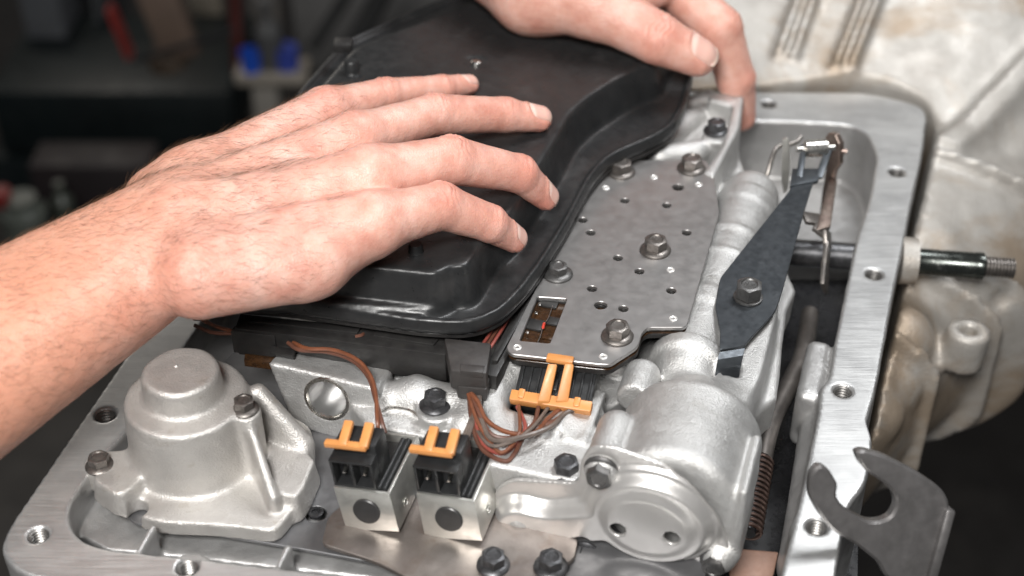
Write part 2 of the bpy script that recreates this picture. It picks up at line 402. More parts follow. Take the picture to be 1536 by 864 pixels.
def skin_mat():
    m, nt, b = newmat('skin'); co = coords(nt)
    at = nd(nt, 'ShaderNodeAttribute', attribute_name='red'); n1 = noise(nt, co, 75, 6, .6); n2 = noise(nt, co, 420, 5, .6)
    c = ramp(nt, n1, [(.30, (.56, .255, .195)), (.5, (.665, .365, .29)), (.70, (.735, .47, .395))])
    at2 = nd(nt, 'ShaderNodeAttribute', attribute_name='tan'); c = mix(nt, at2.outputs['Fac'], c, (.60, .28, .18)); c = mix(nt, at.outputs['Fac'], c, (.64, .235, .175))
    c = mix(nt, ramp(nt, n2, [(.5, 0.), (.72, .22)]), c, (.60, .30, .22))
    nt.links.new(c, b.inputs['Base Color']); b.inputs['Roughness'].default_value = .42; b.inputs['Specular IOR Level'].default_value = .5
    b.inputs['Subsurface Weight'].default_value = .22; b.inputs['Subsurface Radius'].default_value = (1, .35, .18); b.inputs['Subsurface Scale'].default_value = .0035
    vo = nd(nt, 'ShaderNodeTexVoronoi', Scale=900.); vo.feature = 'DISTANCE_TO_EDGE'; nt.links.new(co, vo.inputs['Vector'])
    b1 = nd(nt, 'ShaderNodeBump', Strength=.6, Distance=.00012); nt.links.new(ramp(nt, vo.outputs['Distance'], [(0, 0.), (.25, 1.)]), b1.inputs['Height'])
    b2 = nd(nt, 'ShaderNodeBump', Strength=.8, Distance=.00035); nt.links.new(noise(nt, co, 260, 5, .65), b2.inputs['Height']); nt.links.new(b1.outputs[0], b2.inputs['Normal'])
    nt.links.new(b2.outputs[0], b.inputs['Normal']); return m
M['skin'] = skin_mat()
def nail_mat():
    m, nt, b = newmat('fingernail'); at = nd(nt, 'ShaderNodeAttribute', attribute_name='tip')
    c = ramp(nt, at.outputs['Fac'], [(.0, (.74, .50, .43)), (.12, (.78, .56, .49)), (.24, (.68, .40, .335)), (.86, (.70, .43, .36)), (.92, (.72, .52, .43)), (.97, (.69, .52, .43)), (.985, (.28, .20, .16))])
    nt.links.new(c, b.inputs['Base Color']); b.inputs['Roughness'].default_value = .36; b.inputs['Subsurface Weight'].default_value = .1; b.inputs['Subsurface Scale'].default_value = .002
    bn = nd(nt, 'ShaderNodeBump', Strength=.5, Distance=.0001); nt.links.new(noise(nt, coords(nt), 700, 3), bn.inputs['Height']); nt.links.new(bn.outputs[0], b.inputs['Normal']); return m
M['nail'] = nail_mat()
M['rivet'] = mat('bright_rivet', (.86, .85, .83), (.8, .79, .77), .36, .6, 200, .05)
M['thread'] = mat('dark_thread_metal', (.30, .29, .28), (.22, .21, .20), .4, .85, 300, .08)
M['hair'] = mat('dark_hair', (.17, .09, .05), (.10, .055, .03), .45, 0, 100, .05)
# ------------------------------------------------------------------ workshop behind (far and out of focus)
def flat_box(name, c, sx, sy, sz, m, label, cat, b=.3, kind=None, rz=0.):
    ax = A3([math.cos(rz), math.sin(rz), 0]); ay = A3([-math.sin(rz), math.cos(rz), 0])
    o = MB().box(c, ax, ay, Z, sx, sy, sz, b).build(name, m, None, 35, A3(c)-Z*sz/2)
    return tag(o, label, cat, None, kind)
M['floor'] = mat('workshop_floor', (.028, .025, .023), (.018, .016, .015), .5, 0, 6, .1, [(60, .4)], [((.05, .045, .04), 4, .6, .6)])
M['wall'] = mat('workshop_wall', (.10, .10, .10), (.075, .075, .075), .7, 0, 3)
fl = MB().box((0, 120, -126), RT, (0, 1, 0), Z, 700, 520, 2, 0).build('floor', M['floor']); tag(fl, kind='structure')
wl = MB().box((0, 330, 60), RT, (0, 1, 0), Z, 700, 4, 260, 0).build('wall', M['wall']); tag(wl, kind='structure')

# ------------------------------------------------------------------ transmission case
O_ = [(1392,160),(1383,235),(1369,295),(1355,370),(1340,440),(1315,582),(1300,632),(1309,655),(1308,680),(1299,727),(1274,755),(1262,812),(1254,864),(1243,935),
      (900,960),(560,935),(300,890),(60,868),(30,858),(6,838),(2,815),(18,782),(50,736),(101,660),(250,445),(480,135),(1139,138),(1300,138)]
I_ = [(1304,300),(1316,232),(1300,200),(1274,187),(1180,182),(1080,182),(700,182),(520,200),(330,445),(205,632),(150,690),(112,742),(101,772),(114,808),(160,824),(300,838),(560,868),
      (900,900),(1160,905),(1171,864),(1204,732),(1219,657),(1229,610),(1230,582),(1244,567),(1251,517),(1284,360)]
Oc = rounded(pxy(O_, 0), 1.2, 4); Ic = rounded(pxy(I_, 0), .9, 4)
HOLES = [(1345,258),(1311,411),(1264,586),(1225,790),(57,802),(281,850),(158,622),(1153,156)]
HP = [P(x, y, 0) for x, y in HOLES]
rib = [(P(205, 826, 0), P(228, 786, 0)), (P(410, 858, 0), P(432, 815, 0))]
def f_case(p):
    xy = p[:, :2]; d = s_ext(p, Oc, -7., 0., .10)
    cav = s_ext(p, Ic, -6.2, 3, .1)                       # cavity narrows a little with depth
    d = smax(d, -cav, .12)
    for (a, b) in rib: d = smin(d, s_box(p, (a+b)/2-Z*1.2, np.stack([(b-a)/np.linalg.norm(b-a), np.cross(Z, (b-a)/np.linalg.norm(b-a)), Z]), (.8, .13, 1.08), .08), .15)
    # shelf that carries the valve body, and bosses round the bolt holes
    d = smin(d, s_ext(p, SH, -6.3, -1.5, .1), .25)
    for h in HP: d = smin(d, s_cyl(p, h-Z*5, h-Z*.25, .95, .08), .15)
    for h in HP: d = smax(d, -s_cyl(p, h-Z*2, h+Z*1, .37, .02), .03)
    for h in HP: d = smax(d, -s_cyl(p, h-Z*.10, h+Z*.9, .36, .02, 1.36), .02)
    # far chamber: stepped wall and boss
    d = smin(d, s_cyl(p, P(1225, 200, -3.2)-V*0, P(1225, 200, -3.2)+V*4, 2.4, .3), .5)
    d = smin(d, s_ext(p, CH, -6.3, -3.6, .25), .3)
    d = smin(d, s_cap(p, P(1232, 600, -2.6), P(1196, 850, -2.6), .75), .5)
    d = smin(d, s_box(p, P(1216, 590, -2.4), np.stack([U, V, Z]), (.55, 2.0, 1.5), .4), .3)
    return d
SH = pxy([(150,700),(300,500),(560,200),(1060,182),(1110,330),(1100,560),(1085,700),(1060,905),(900,900),(560,868),(300,838),(160,824),(112,800)], -1.5)
CH = pxy([(1100,190),(1320,180),(1320,300),(1295,345),(1140,345)], -2.5)
lo = Oc.min(0); hi = Oc.max(0)
case = thing('transmission_case', 'silver cast transmission case with a machined rim full of bolt holes', 'transmission case', (lo[0]*.5+hi[0]*.5, lo[1]*.5+hi[1]*.5, -8))
vs, fs = sdf_mesh(f_case, (lo[0]-.5, lo[1]-.5, -7.6), (hi[0]+.5, hi[1]+.5, .5), .115, disp=lambda p, g: (.012*vnoise(p, 1.6, 3)+.006*vnoise(p, 5, 4))*(p[:, 2] < -.05))
cs = mk('case_shell', vs, fs, M['case'], case, None)
cs.data.materials.append(M['rail'])
pn = np.zeros(len(cs.data.polygons)*3); cs.data.polygons.foreach_get('normal', pn); pc = np.zeros(len(pn)); cs.data.polygons.foreach_get('center', pc)
top = (pn.reshape(-1, 3)[:, 2] > .97) & (pc.reshape(-1, 3)[:, 2]*100+ORG[cs.name][2] > -.03)
cs.data.polygons.foreach_set('material_index', top.astype(np.int32))
def thread(c, r, name='threaded_hole', depth=1.6, parent=None, m=None):
    prof = []; h = -.06
    while h > -depth: prof += [(r, h), (r, h-.02), (r*.82, h-.07), (r*.82, h-.09)]; h -= .14
    prof.append((0.0001, h)); return MB().lathe(prof, c, Z, 22, None, False).build(name, m or M['case'], parent, 20)
for h in HP: thread(h, .365, parent=case, m=M['thread'])
# bell housing: flared cast cone behind the far rail, joined to the case side
bl0 = P(1300, 150, 0)
BV = np.float32([-30, -22, -16, -14, -10, -7, -4, 0, 5, 10, 30]); BW = np.float32([8.6, 8.8, 9.4, 10.4, 12.0, 13.6, 15.8, 17.6, 19.0, 20.5, 26]); BH = np.float32([6.6, 6.6, 6.5, 6.4, 6.2, 6.2, 7.2, 7.7, 8.05, 10.6, 22])
def f_bell(p):
    q = p-np.float32(A3([11.5, 13.5, 0])); v = q@np.float32(V); u = q@np.float32(U); z = q[:, 2]
    vv = v
    w = np.interp(vv, BV, BW).astype(np.float32); hh = np.interp(vv, BV, BH).astype(np.float32)
    k = (np.abs(u/w)**2.7+np.abs((z+8)/hh)**2.7)**(1/2.7); d = (k-1)*np.minimum(w, hh)*.8
    return np.maximum(np.maximum(d, -(v+21)), v-25)
def f_bell2(p):
    b0 = f_bell(p); d = b0; q = p-np.float32(A3([11.5, 13.5, 0])); v = q@np.float32(V); u = q@np.float32(U)
    for x0, ti in ((1.6, .10), (4.7, .16)):                      # ribs running up the flare
        for w in (-.42, .42): d = smin(d, np.maximum(np.maximum(np.abs(u-(x0+w)-ti*(v-6))-.24, b0-.55), np.abs(v-15)-8.2)*.8, .3)
    d = smin(d, np.maximum(np.maximum(np.abs(u-11.5-.55*(v-4))-.5, b0-.35), np.abs(v-9)-6)*.6, .9)
    d = smin(d, np.maximum(np.maximum(np.abs(v+5.4-.25*(u-12))-.35, b0-.5), np.abs(u-13)-4)*.6, .5)
    for c, r in ((PB(-9.2, 10.2, -4.2), 1.35), (PB(-3.0, 11.0, -3.6), 1.5), (PB(-11, 10.4, -5.6), .9), (PB(-13.2, 9.8, -6.0), .9)):
        d = smin(d, s_sph(p, c, r), .7)
    for c in (PB(-11, 11.6, -4.0), PB(-5.4, 14.7, -4.0)): d = smax(d, -s_sph(p, c, .55), .3)
    lg = PB(-8.5, 13.2, -3.5); d = smin(d, s_cyl(p, lg-Z*2.2, lg, 1.0, .1), .5); d = smax(d, -s_cyl(p, lg-Z*1, lg+Z*1, .42, .03), .06)
    for v0, u1 in ((-11.3, 12.2), (-6.8, 15.0), (1.5, 18.5)): d = smin(d, np.maximum(np.maximum(np.abs(v-v0-.05*u)-.22, b0-.45), np.abs(u-(9+u1)/2)-(u1-9)/2)*.8, .18)
    keep = s_ext(p, Oc, -9, 3, .1, -.06)
    return smax(d, -(keep-.02), .15)
def PB(v, u, z): return A3([11.5, 13.5, z])+V*v+U*u
bell = thing('bell_housing', 'large stained cast bell housing flaring up behind the transmission case', 'bell housing', (14, 18, -14))
vs, fs = sdf_mesh(f_bell2, (4, -8, -15), (46, 46, 18), .27, disp=lambda p, g: .03*vnoise(p, .5, 5)+.015*vnoise(p, 2.5, 6))
mk('housing_shell', vs, fs, M['bell'], bell, None)

# ------------------------------------------------------------------ servo cover
SA = P(279, 593, 2.75); SA = A3([SA[0], SA[1], 0])
def f_servo(p):
    a = SA.copy()
    d = s_cyl(p, a+Z*-.9, a+Z*2.75, 2.58, .18, 2.36)
    c = P(270, 555, 3.9); c = A3([c[0], c[1], 0])
    d = smin(d, s_cyl(p, c+Z*1.7, c+Z*3.9, 1.60, .22, 1.47), .30)
    # flange plate with ears
    fl = s_ext(p, SFL, -.9, -.25, .1, .12); d = smin(d, fl, .35)
    ear1 = s_ext(p, SE1, -.75, .35, .12, .15); d = smin(d, ear1, .3)
    ear2 = s_ext(p, SE2, -.9, .35, .12, .15); d = smin(d, ear2, .3)
    b = P(367, 615, 2.6); b0 = A3([b[0], b[1], -.8]); d = smin(d, s_cyl(p, b0, b, .66, .06, .60), .25)
    # web from the boss down to the right ear, and one behind
    w0, w1 = P(376, 642, 2.15), P(410, 745, .40)
    d = smin(d, s_cap(p, w0, w1, .16), .35)
    for k in (.4, .8, 1.2, 1.6, 2.0, 2.4): d = smin(d, s_cap(p, w0-Z*k, w1-Z*k*.3, .17), .22)
    x0, x1 = P(388, 588, 2.25), P(456, 664, .35)
    for k in (0, .5, 1., 1.5, 2.0, 2.6): d = smin(d, s_cap(p, x0-Z*k, x1-Z*k*.35-V*.12*k, .34), .3)
    bb = P(150, 693, .25); d = smin(d, s_cyl(p, bb-Z*1.1, bb, .62, .06), .2)
    d = smax(d, -s_cyl(p, P(205, 760, -.2)-Z*1, P(205, 760, -.2)+Z*2, .42, .1), .15)
    return d
SFL = rounded(pxy([(175,705),(165,740),(200,775),(240,786),(330,790),(415,800),(440,770),(470,700),(470,640),(380,590),(280,560)], -.3), .5)
SE1 = rounded(pxy([(133,722),(150,675),(195,670),(235,700),(195,745),(168,747)], .3), .25)
SE2 = rounded(pxy([(400,712),(405,745),(448,752),(462,735),(480,690),(458,668),(452,645),(425,640),(380,650)], .3), .25)
SW1 = pxy([(380,640),(396,628),(440,722),(420,742)], .6); SW2 = pxy([(360,600),(398,602),(452,675),(440,700),(400,660),(360,640)], .8)
def plane_n(a, b, c): n = np.cross(b-a, c-a); n /= np.linalg.norm(n); return n if n[2] > 0 else -n
NW = plane_n(P(372, 640, 1.0), P(428, 745, .2), P(372, 640, 1.0)+U)
NW2 = plane_n(P(390, 560, 2.2), P(455, 660, .35), P(390, 560, 2.2)+U)
servo = thing('servo_cover', 'round cast servo cover with a raised top disc and bolted ears at the front corner', 'servo cover', (SA[0], SA[1], -.9))
vs, fs = sdf_mesh(f_servo, (SA[0]-4.6, SA[1]-4.2, -1.3), (SA[0]+5.5, SA[1]+5.2, 4.4), .085, disp=lambda p, g: .010*vnoise(p, 2.2, 8)+.004*vnoise(p, 9, 9))
mk('cover_shell', vs, fs, M['cover'], servo, None)
c = P(264, 549, 3.9); MB().lathe([(.11, -.03), (.085, .02), (.03, .05), (.0001, .055)], c, Z, 12).build('casting_nub', M['cover'], servo)

# ------------------------------------------------------------------ separator sheet and bracket under the solenoids
sep = rounded(pxy([(168,700),(180,760),(200,784),(330,802),(470,826),(575,846),(800,890),(1055,900),(1080,600),(900,480),(500,480),(360,520)], -.95), .3)
so = P(500, 750, -1.0)
sp = MB().slab(sep-so[:2], [circ(P(474, 771, -.95)[:2]-so[:2], .42)], so, RT, (0, 1, 0), Z, -.10, .05, .02).build('separator_plate', M['sheet'], None, 35, so)
tag(sp, 'dark grey separator sheet lying under the servo cover and solenoids', 'separator plate')
zb = -.64
brp = rounded(pxy([(482,815),(492,775),(530,742),(700,748),(868,806),(862,838),(835,852),(866,890),(640,880),(560,840)], zb), .3)
bp = MB().slab(brp-so[:2], [], A3([so[0], so[1], zb]), RT, (0, 1, 0), Z, -.22, 0, .03).build('mounting_bracket', M['brackets'], None, 35, A3([so[0], so[1], zb-.2]))
tag(bp, 'brown flat steel bracket under the two solenoids', 'bracket')
# ------------------------------------------------------------------ valve body casting
ZP = 3.0                                                      # top of the pressure switch plate
FU, FV = U, V
def frame_pt(px, py, o, n): return PV(px, py, o, n)
RC0 = P(985, 842, -1.6); RN = -V                               # plane of the stamped cover (faces the front)
def RF(x, y): return PV(x, y, RC0, RN)                         # point on that plane
VB1 = pxy([(560,650),(590,575),(660,560),(780,560),(900,620),(1030,560),(1110,640),(1162,600),(1176,470),(1190,440),(1120,280),(1085,170),(640,180),(470,430),(470,540)], .6)
VBU = rounded(pxy([(1060,139),(1098,136),(1118,142),(1112,190),(1072,268),(1052,258),(1082,215),(1096,160),(1062,150)], 3.1), .15)
VBS = rounded(pxy([(985,380),(1075,400),(1080,520),(1078,555),(1090,600),(1128,605),(1150,560),(1172,470),(1176,430),(1130,395),(1080,330)], 2.55), .3)
SLOT = P(1097, 548, 2.7)
bore0, bore1 = P(1124, 300, 1.25), P(1030, 560, 1.35)
face_o = P(510, 655, -.9)                                     # bored block beside the servo cover
def BF(x, y): return PV(x, y, face_o, BN)
BN = -V*math.cos(math.radians(8))+Z*math.sin(math.radians(8))
BLK = [BF(400, 543), BF(568, 584), BF(572, 640), BF(525, 664), BF(440, 640)]
def f_vb(p):
    d = s_ext(p, VB1, -1.0, .8, .15, -.05)
    d = smin(d, s_ext(p, VBS, -1.2, 2.45, .15, .05), .25)
    d = smin(d, s_ext(p, VBU, -1, 3.1, .10, .02), .2)
    d = smin(d, s_ext(p, pxy([(990,235),(1010,160),(1040,140),(1100,140),(1100,180),(1060,262)], 1.9), -1, 1.9, .2, .05), .3)
    d = smin(d, s_cap(p, bore0, bore1, 1.40), .3)
    d = np.maximum(d, -(bore0+V*.1-p)@np.float32(-V)) if False else d
    dirb = (bore1-bore0)/np.linalg.norm(bore1-bore0)
    for t, r, w in ((.10, 1.46, .5), (.33, 1.45, .16), (.47, 1.45, .10), (.72, 1.46, .5), (.98, 1.7, .35)):
        c = bore0+(bore1-bore0)*t; d = smin(d, s_cyl(p, c-dirb*w, c+dirb*w, r, .15), .3)
    d = smin(d, s_cap(p, P(905, 420, .4), P(860, 600, .1), 1.2), .3)
    # bosses below plate bolts
    for x, y in ((932, 258), (1037, 255), (983, 373), (837, 412), (926, 503)):
        b = P(x, y, 2.5); d = smin(d, s_cyl(p, b-Z*2, b, .7, .1), .25)
    # black bolt boss on the raised block
    b = P(1074, 203, 2.95); d = smin(d, s_cyl(p, b-Z*2, b, .66, .08), .15)
    d = smin(d, s_cap(p, P(1018, 168, 2.0), P(1062, 150, 2.2), .55), .25); d = smin(d, s_cap(p, P(1000, 214, 2.0), P(1050, 172, 2.0), .5), .2); d = smin(d, s_cap(p, P(990, 236, 2.3), P(1045, 228, 2.3), .6), .3); d = smin(d, s_cap(p, P(960, 240, 1.6), P(1030, 180, 2.0), .6), .3)
    # lug under the tail of the blue spring
    d = smin(d, s_ext(p, rounded(pxy([(1072,520),(1070,600),(1088,612),(1128,606),(1140,560),(1150,500)], 2.3), .3), -.6, 2.3, .12, .06), .25)
    d = smax(d, -s_box(p, SLOT-Z*.3, np.stack([U, V, Z]), (.36, .38, .8), .15), .08)
    # regulator barrel with its round shoulder
    c0, c1 = RF(1003, 768), RF(1003, 768)+V*4.6
    d = smin(d, s_cyl(p, c0+V*.12, c1, 2.72, .5), .3)
    d = smin(d, s_sph(p, c1+Z*.2, 2.0), .8)
    d = smin(d, s_cap(p, RF(904, 704)+V*.12+Z*.02, RF(904, 704)+V*2.2, .74), .15)
    d = smin(d, s_cap(p, RF(1078, 836)+V*.15, RF(1078, 836)+V*3, .7), .3)
    d = smin(d, s_box(p, RF(1108, 790)+V*1.6, np.stack([U, V, Z]), (.16, 1.6, 1.7), .12), .3)
    for hx_, hy_ in ((934, 772), (1014, 784)): d = smax(d, -s_cyl(p, RF(hx_, hy_)-V*.5, RF(hx_, hy_)+V*3.6, .33, .02), .02)
    g = P(950, 600, 1.9); d = smin(d, s_cyl(p, g, g+V*1.8, .72, .15), .15)
    # left shoulder of the regulator: stepped block with rounded lands
    d = smin(d, s_box(p, RF(800, 742)+V*1.75-Z*.65, np.stack([U, V, Z]), (1.9, 1.6, 1.6), .15), .2)
    ca = P(800, 705, .55)
    for v0, v1, r in ((0, .75, .78), (.6, 1.45, 1.0), (1.3, 2.3, 1.22), (2.1, 3.6, 1.0)): d = smin(d, s_cyl(p, ca+V*v0+U*.35*v0, ca+V*v1+U*.35*v1, r, .14), .12)
    d = smin(d, s_box(p, P(868, 660, .9)+V*.8, np.stack([U, V, Z]), (.5, 1.6, .7), .1), .15)
    b = RF(841, 728)+V*.75; b[2] = 1.22; d = smin(d, s_cyl(p, b-Z*2, b, .66, .06), .12)
    d = smin(d, s_cap(p, RF(785, 775)+V*.2, RF(785, 775)+V*2.5, .95), .2)
    # rounded lumps between the block and the wiring
    for a, b_, r in ((P(590, 600, .8), P(625, 590, 1.), .75), (P(625, 598, .9), P(700, 612, .9), .85), (P(700, 640, .7), P(770, 560, 1.3), .85), (P(735, 590, 1.2), P(745, 660, .9), .7), (P(575, 640, .1), P(740, 660, .1), .8)):
        d = smin(d, s_cap(p, a, b_, r), .3)
    b = P(654, 612, 1.35); d = smin(d, s_cyl(p, b-Z*2, b, .82, .08), .15)
    d = smin(d, s_box(p, (P(575, 625, .9)+P(720, 650, .9))/2-Z*.9, np.stack([U, V, Z]), (2.0, .55, .75), .1), .2)
    d = smax(d, -s_cap(p, P(575, 618, 1.0), P(625, 628, 1.0), .16), .05)
    # bored block
    bc = sum(BLK)/5; ok = np.stack([U, np.cross(BN, U)/np.linalg.norm(np.cross(BN, U)), BN])
    q2 = (p-np.float32(face_o))@np.float32(ok).T; pl = np.array([ok[:2]@(b-face_o) for b in BLK])
    e = s_poly(q2[:, :2], rounded(pl, .25)); hgt = np.maximum(q2[:, 2], -q2[:, 2]-1.6)
    d = smin(d, smax(e, hgt, .12), .08)
    hb = BF(490, 599); d = smax(d, -s_cyl(p, hb-BN*1.5, hb+BN*.3, .92, .03), .05)
    d = np.maximum(d, -(s_cyl(p, P(474, 771, -.95)-Z*3, P(474, 771, -.95)+Z*3, .3, .03)))
    return d
vb = thing('valve_body', 'bright cast aluminium valve body filling the middle of the case', 'valve body', P(900, 500, -1))
vs, fs = sdf_mesh(f_vb, (-11, -20, -1.4), (16.5, 19, 4.2), .105, disp=lambda p, g: .012*vnoise(p, 1.8, 12)+.005*vnoise(p, 7, 13))
mk('casting', vs, fs, M['cast'], vb, None)
hb = BF(490, 599)
MB().lathe([(.82, -.02), (.815, -1.45), (.0001, -1.45)], hb, BN, 40, None, False).build('bore_liner', M['bore'], vb, 40)
MB().lathe([(1.02, -.03), (.98, .03), (.86, .035), (.81, -.05)], hb, BN, 40, None, False).build('bore_rim', M['tin'], vb, 40)

# ------------------------------------------------------------------ filter
ZR = 3.9; ZT = 5.8
RIM = rounded(pxy([(1040,118),(1030,160),(1012,192),(985,210),(950,224),(915,240),(890,268),(855,335),(815,400),(785,440),(755,470),(722,486),(690,491),(630,488),(540,475),(420,458),(330,452),(270,470),
                   (300,400),(395,230),(448,140),(515,66),(640,10),(760,-30),(990,-45),(1050,20)], ZR), .8, 4)
PLT = rounded(pxy([(985,92),(958,101),(920,120),(880,146),(852,172),(835,205),(800,262),(765,318),(735,345),(700,398),(676,398),(655,410),(560,400),(440,388),(340,400),
                   (420,250),(480,130),(530,72),(655,24),(770,-25),(975,-40),(1010,40)], ZT), .5, 4)
PL2 = rounded(pxy([(690,398),(655,462),(560,456),(400,440),(300,440),(350,360),(700,330)], ZR+.5), .5, 4)
def f_filter(p):
    d = s_ext(p, RIM, ZR-.45, ZR, .1)
    rimd = s_poly(p[:, :2], RIM)
    lip = np.maximum(np.abs(rimd+.18)-.10, np.abs(p[:, 2]-ZR-.05)-.16); d = smin(d, lip-.03, .08)
    d = smin(d, smax(s_poly(p[:, :2], PLT)+.20*(p[:, 2]-ZT), np.maximum(p[:, 2]-ZT, ZR-.3-p[:, 2]), .15), .18)
    d = smin(d, smax(s_poly(p[:, :2], PL2)+.30*(p[:, 2]-ZR-.5), np.maximum(p[:, 2]-ZR-.45, ZR-.3-p[:, 2]), .12), .15)
    b = P(714, 92, ZT); d = smax(d, -s_cyl(p, b-Z*.06, b+Z*.5, .55, .05), .12)
    return d
filt = thing('transmission_filter', 'black moulded oil filter lying over the valve body beneath both hands', 'filter', (RIM.mean(0)[0], RIM.mean(0)[1], ZR-.5))
lo = RIM.min(0); hi = RIM.max(0)
vs, fs = sdf_mesh(f_filter, (lo[0]-.4, lo[1]-.4, ZR-.8), (hi[0]+.4, hi[1]+.4, ZT+.4), .12, disp=lambda p, g: .006*vnoise(p, .8, 21))
mk('filter_shell', vs, fs, M['black'], filt, None)
def peg(x, y, z, r, h):
    MB().lathe([(r*1.25, -.05), (r*1.05, .06), (r, .12), (r*.96, h-.08), (r*.8, h), (.0001, h)], P(x, y, z), Z, 24).build('peg', M['black'], filt, 40)
peg(528, 108, ZT, .36, .62); peg(624, 378, ZT-.05, .30, .4)
MB().lathe([(.24, -.08), (.22, .06), (.14, .1), (.0001, .08)], P(714, 94, ZT), Z, 18).build('rivet', M['tin'], filt, 40)
# second lip of the gasket under the rim
gk = MB(); o = filt.location*0
gk.slab((RIM-RIM.mean(0))*.985, [], A3([*RIM.mean(0), ZR-.62]), RT, (0, 1, 0), Z, -.12, .12, .04); gk.build('lower_shell', M['blackm'], filt)
lip = MB(); a = P(515, 68, ZT-.5); lip.box(a, RT, (0, 1, 0), Z, .9, .8, .5, .06); lip.build('clip_tab', M['blackm'], filt)
# ------------------------------------------------------------------ pressure switch plate
PL = [(920,241),(1058,239),(1071,262),(1079,320),(1031,487),(1026,491),(972,491),(963,499),(957,520),(915,547),(897,546),(766,531),(759,522),(800,440),(862,322),(908,250)]
plo = P(920, 400, ZP); X2, Y2 = RT, A3([0, 1, 0])
def rel(l, z=ZP): return pxy(l, z)-plo[:2]
small = [(937,301),(1000,308),(874,330),(886,349),(1030,349),(927,387),(959,407),(888,433),(1007,436),(935,463)]
holes = [circ(rel([h])[0], .205, 18) for h in small]+[circ(rel([h])[0], .265, 20) for h in ((1017,281),(901,458))]
win = rounded(rel([(806,445),(851,448),(825,515),(779,511)]), .1, 3)
psm = thing('pressure_switch_plate', 'flat grey steel plate with many small holes and a window showing electronics', 'switch plate', A3([*plo[:2], ZP-.6]))
MB().slab(rounded(rel(PL), [.3,.3,.5,.2,.25,.2,.15,.3,.3,.15,.25,.2,.25,.2,.2,.3], 4), holes+[win], plo, X2, Y2, Z, -.17, 0, .022).build('steel_plate', M['steel'], psm, 40)
cen = rel(PL).mean(0)
gas = cen+(rel(PL)-cen)*.985
MB().slab(rounded(gas, .2, 3), [], plo, X2, Y2, Z, -.62, -.36, .03).build('base_body', M['blackm'], psm)
MB().slab(rounded(cen+(rel(PL)-cen)*.992, .2, 3), [], plo, X2, Y2, Z, -.355, -.30, .01).build('amber_film', M['amber'], psm)
MB().slab(rounded(cen+(rel(PL)-cen)*.975, .2, 3), [circ(rel([h])[0], .15, 12) for h in small]+[circ(rel([h])[0], .2, 12) for h in ((1017,281),(901,458))]+[win], plo, X2, Y2, Z, -.295, -.175, .01).build('spacer', M['blackm'], psm)
for x, y in ((909,282),(981,266),(1048,277),(1006,405),(1010,478),(905,535),(776,521)):
    MB().lathe([(.18, -.02), (.17, .025), (.13, .045), (.10, .035), (.08, .0), (.0001, -.005)], P(x, y, ZP), Z, 16).build('rivet', M['rivet'], psm)
# electronics in the window
wz = ZP-.29
def wbox(x, y, sx, sy, h, m, name, dz=0.): return MB().box(P(x, y, wz)+Z*(h/2+dz), U, V, Z, sx, sy, h, .015).build(name, m, psm)
wbox(823, 458, .75, .42, .10, M['blackm'], 'chip'); wbox(803, 489, .62, .66, .10, M['blackm'], 'chip'); wbox(829, 483, .5, .5, .08, M['blackm'], 'chip')
for x, y in ((809,460),(804,473),(791,502)): wbox(x, y, .12, .16, .02, M['tin'], 'solder_pad', .12)
wbox(822, 505, .40, .42, .05, M['amber'], 'film_patch')
MB().tube(crom([P(829,459,wz+.14), P(822,478,wz+.15), P(815,488,wz+.15), P(811,503,wz+.14), P(807,513,wz+.1)], 5), .022, 6).build('diode_lead', M['tin'], psm)
dio = MB().tube([P(817,484,wz+.15), P(816.4,485,wz+.15), P(814.4,492,wz+.15), P(814,493,wz+.15)], [.03, .062, .062, .03], 10).build('diode', M['wire4'], psm)
M['diodered'] = mat('red_glass', (.6, .06, .04), (.5, .05, .03), .2)
dio.data.materials[0] = M['diodered']
# connector under the front edge
cA, cB = P(768, 598, 1.75), P(885, 616, 1.75); cx = (cB-cA)/np.linalg.norm(cB-cA); cw = np.linalg.norm(cB-cA); cy = np.cross(Z, cx)
tB = P(775, 541, 2.42)
up = (P(826, 545, 2.42)-(cA+cB)/2); up -= cx*np.dot(up, cx); cl = np.linalg.norm(up); up /= cl; cn = np.cross(cx, up)
cm = (cA+cB)/2
hb_ = MB(); hb_.box(cm+up*(cl/2+.1)-cn*.38, cx, up, cn, cw*.98, cl+.5, .7, .05)
hb_.build('connector_housing', M['black'], psm)
for k in range(9):
    MB().box(cm+cx*cw*(-.44+.11*k)+up*(cl/2+.05)+cn*.02, cx, up, cn, .10, cl+.3, .12, .03).build('connector_rib', M['black'], psm)
ok_ = MB(); ok_.box(cm+up*.06+cn*.04, cx, up, cn, cw*1.04, .46, .46, .05)
for k in (-.38, .33): ok_.box(cm+cx*cw*k+up*.15+cn*.18, cx, up, cn, .26, .42, .3, .06)
for (ax0, ax1, bx0, bx1) in ((806, 824, 822, 836), (834, 852, 847, 861)):
    q0, q1 = P(ax0, 602, 2.06), P(ax1, 602, 2.06); r0, r1 = P(bx0, 545, ZP+.22), P(bx1, 546, ZP+.22)
    ok_.hexa([q0-Z*.2, q1-Z*.2, r1-Z*.2, r0-Z*.2], [q0, q1, r1, r0], .04)
ok_.build('connector_lock', M['orange'], psm)
tb = cm+up*(cl*1.06)+cn*.36
MB().box(P(840, 539, ZP+.14), cx, cy, Z, 1.06, .42, .2, .06).build('lock_tab', M['orange'], psm)
MB().box(cm+up*cl*.45+cn*.10, cx, up, cn, .26, .5, .2, .03).build('latch_post', M['black'], psm)
for k in range(6): MB().lathe([(.15, -.25), (.15, -.12), (.09, -.10), (.08, -.25)], cm+cx*cw*(-.36+.145*k)-up*.02, -up, 12).build('seal', M['amber'], psm)

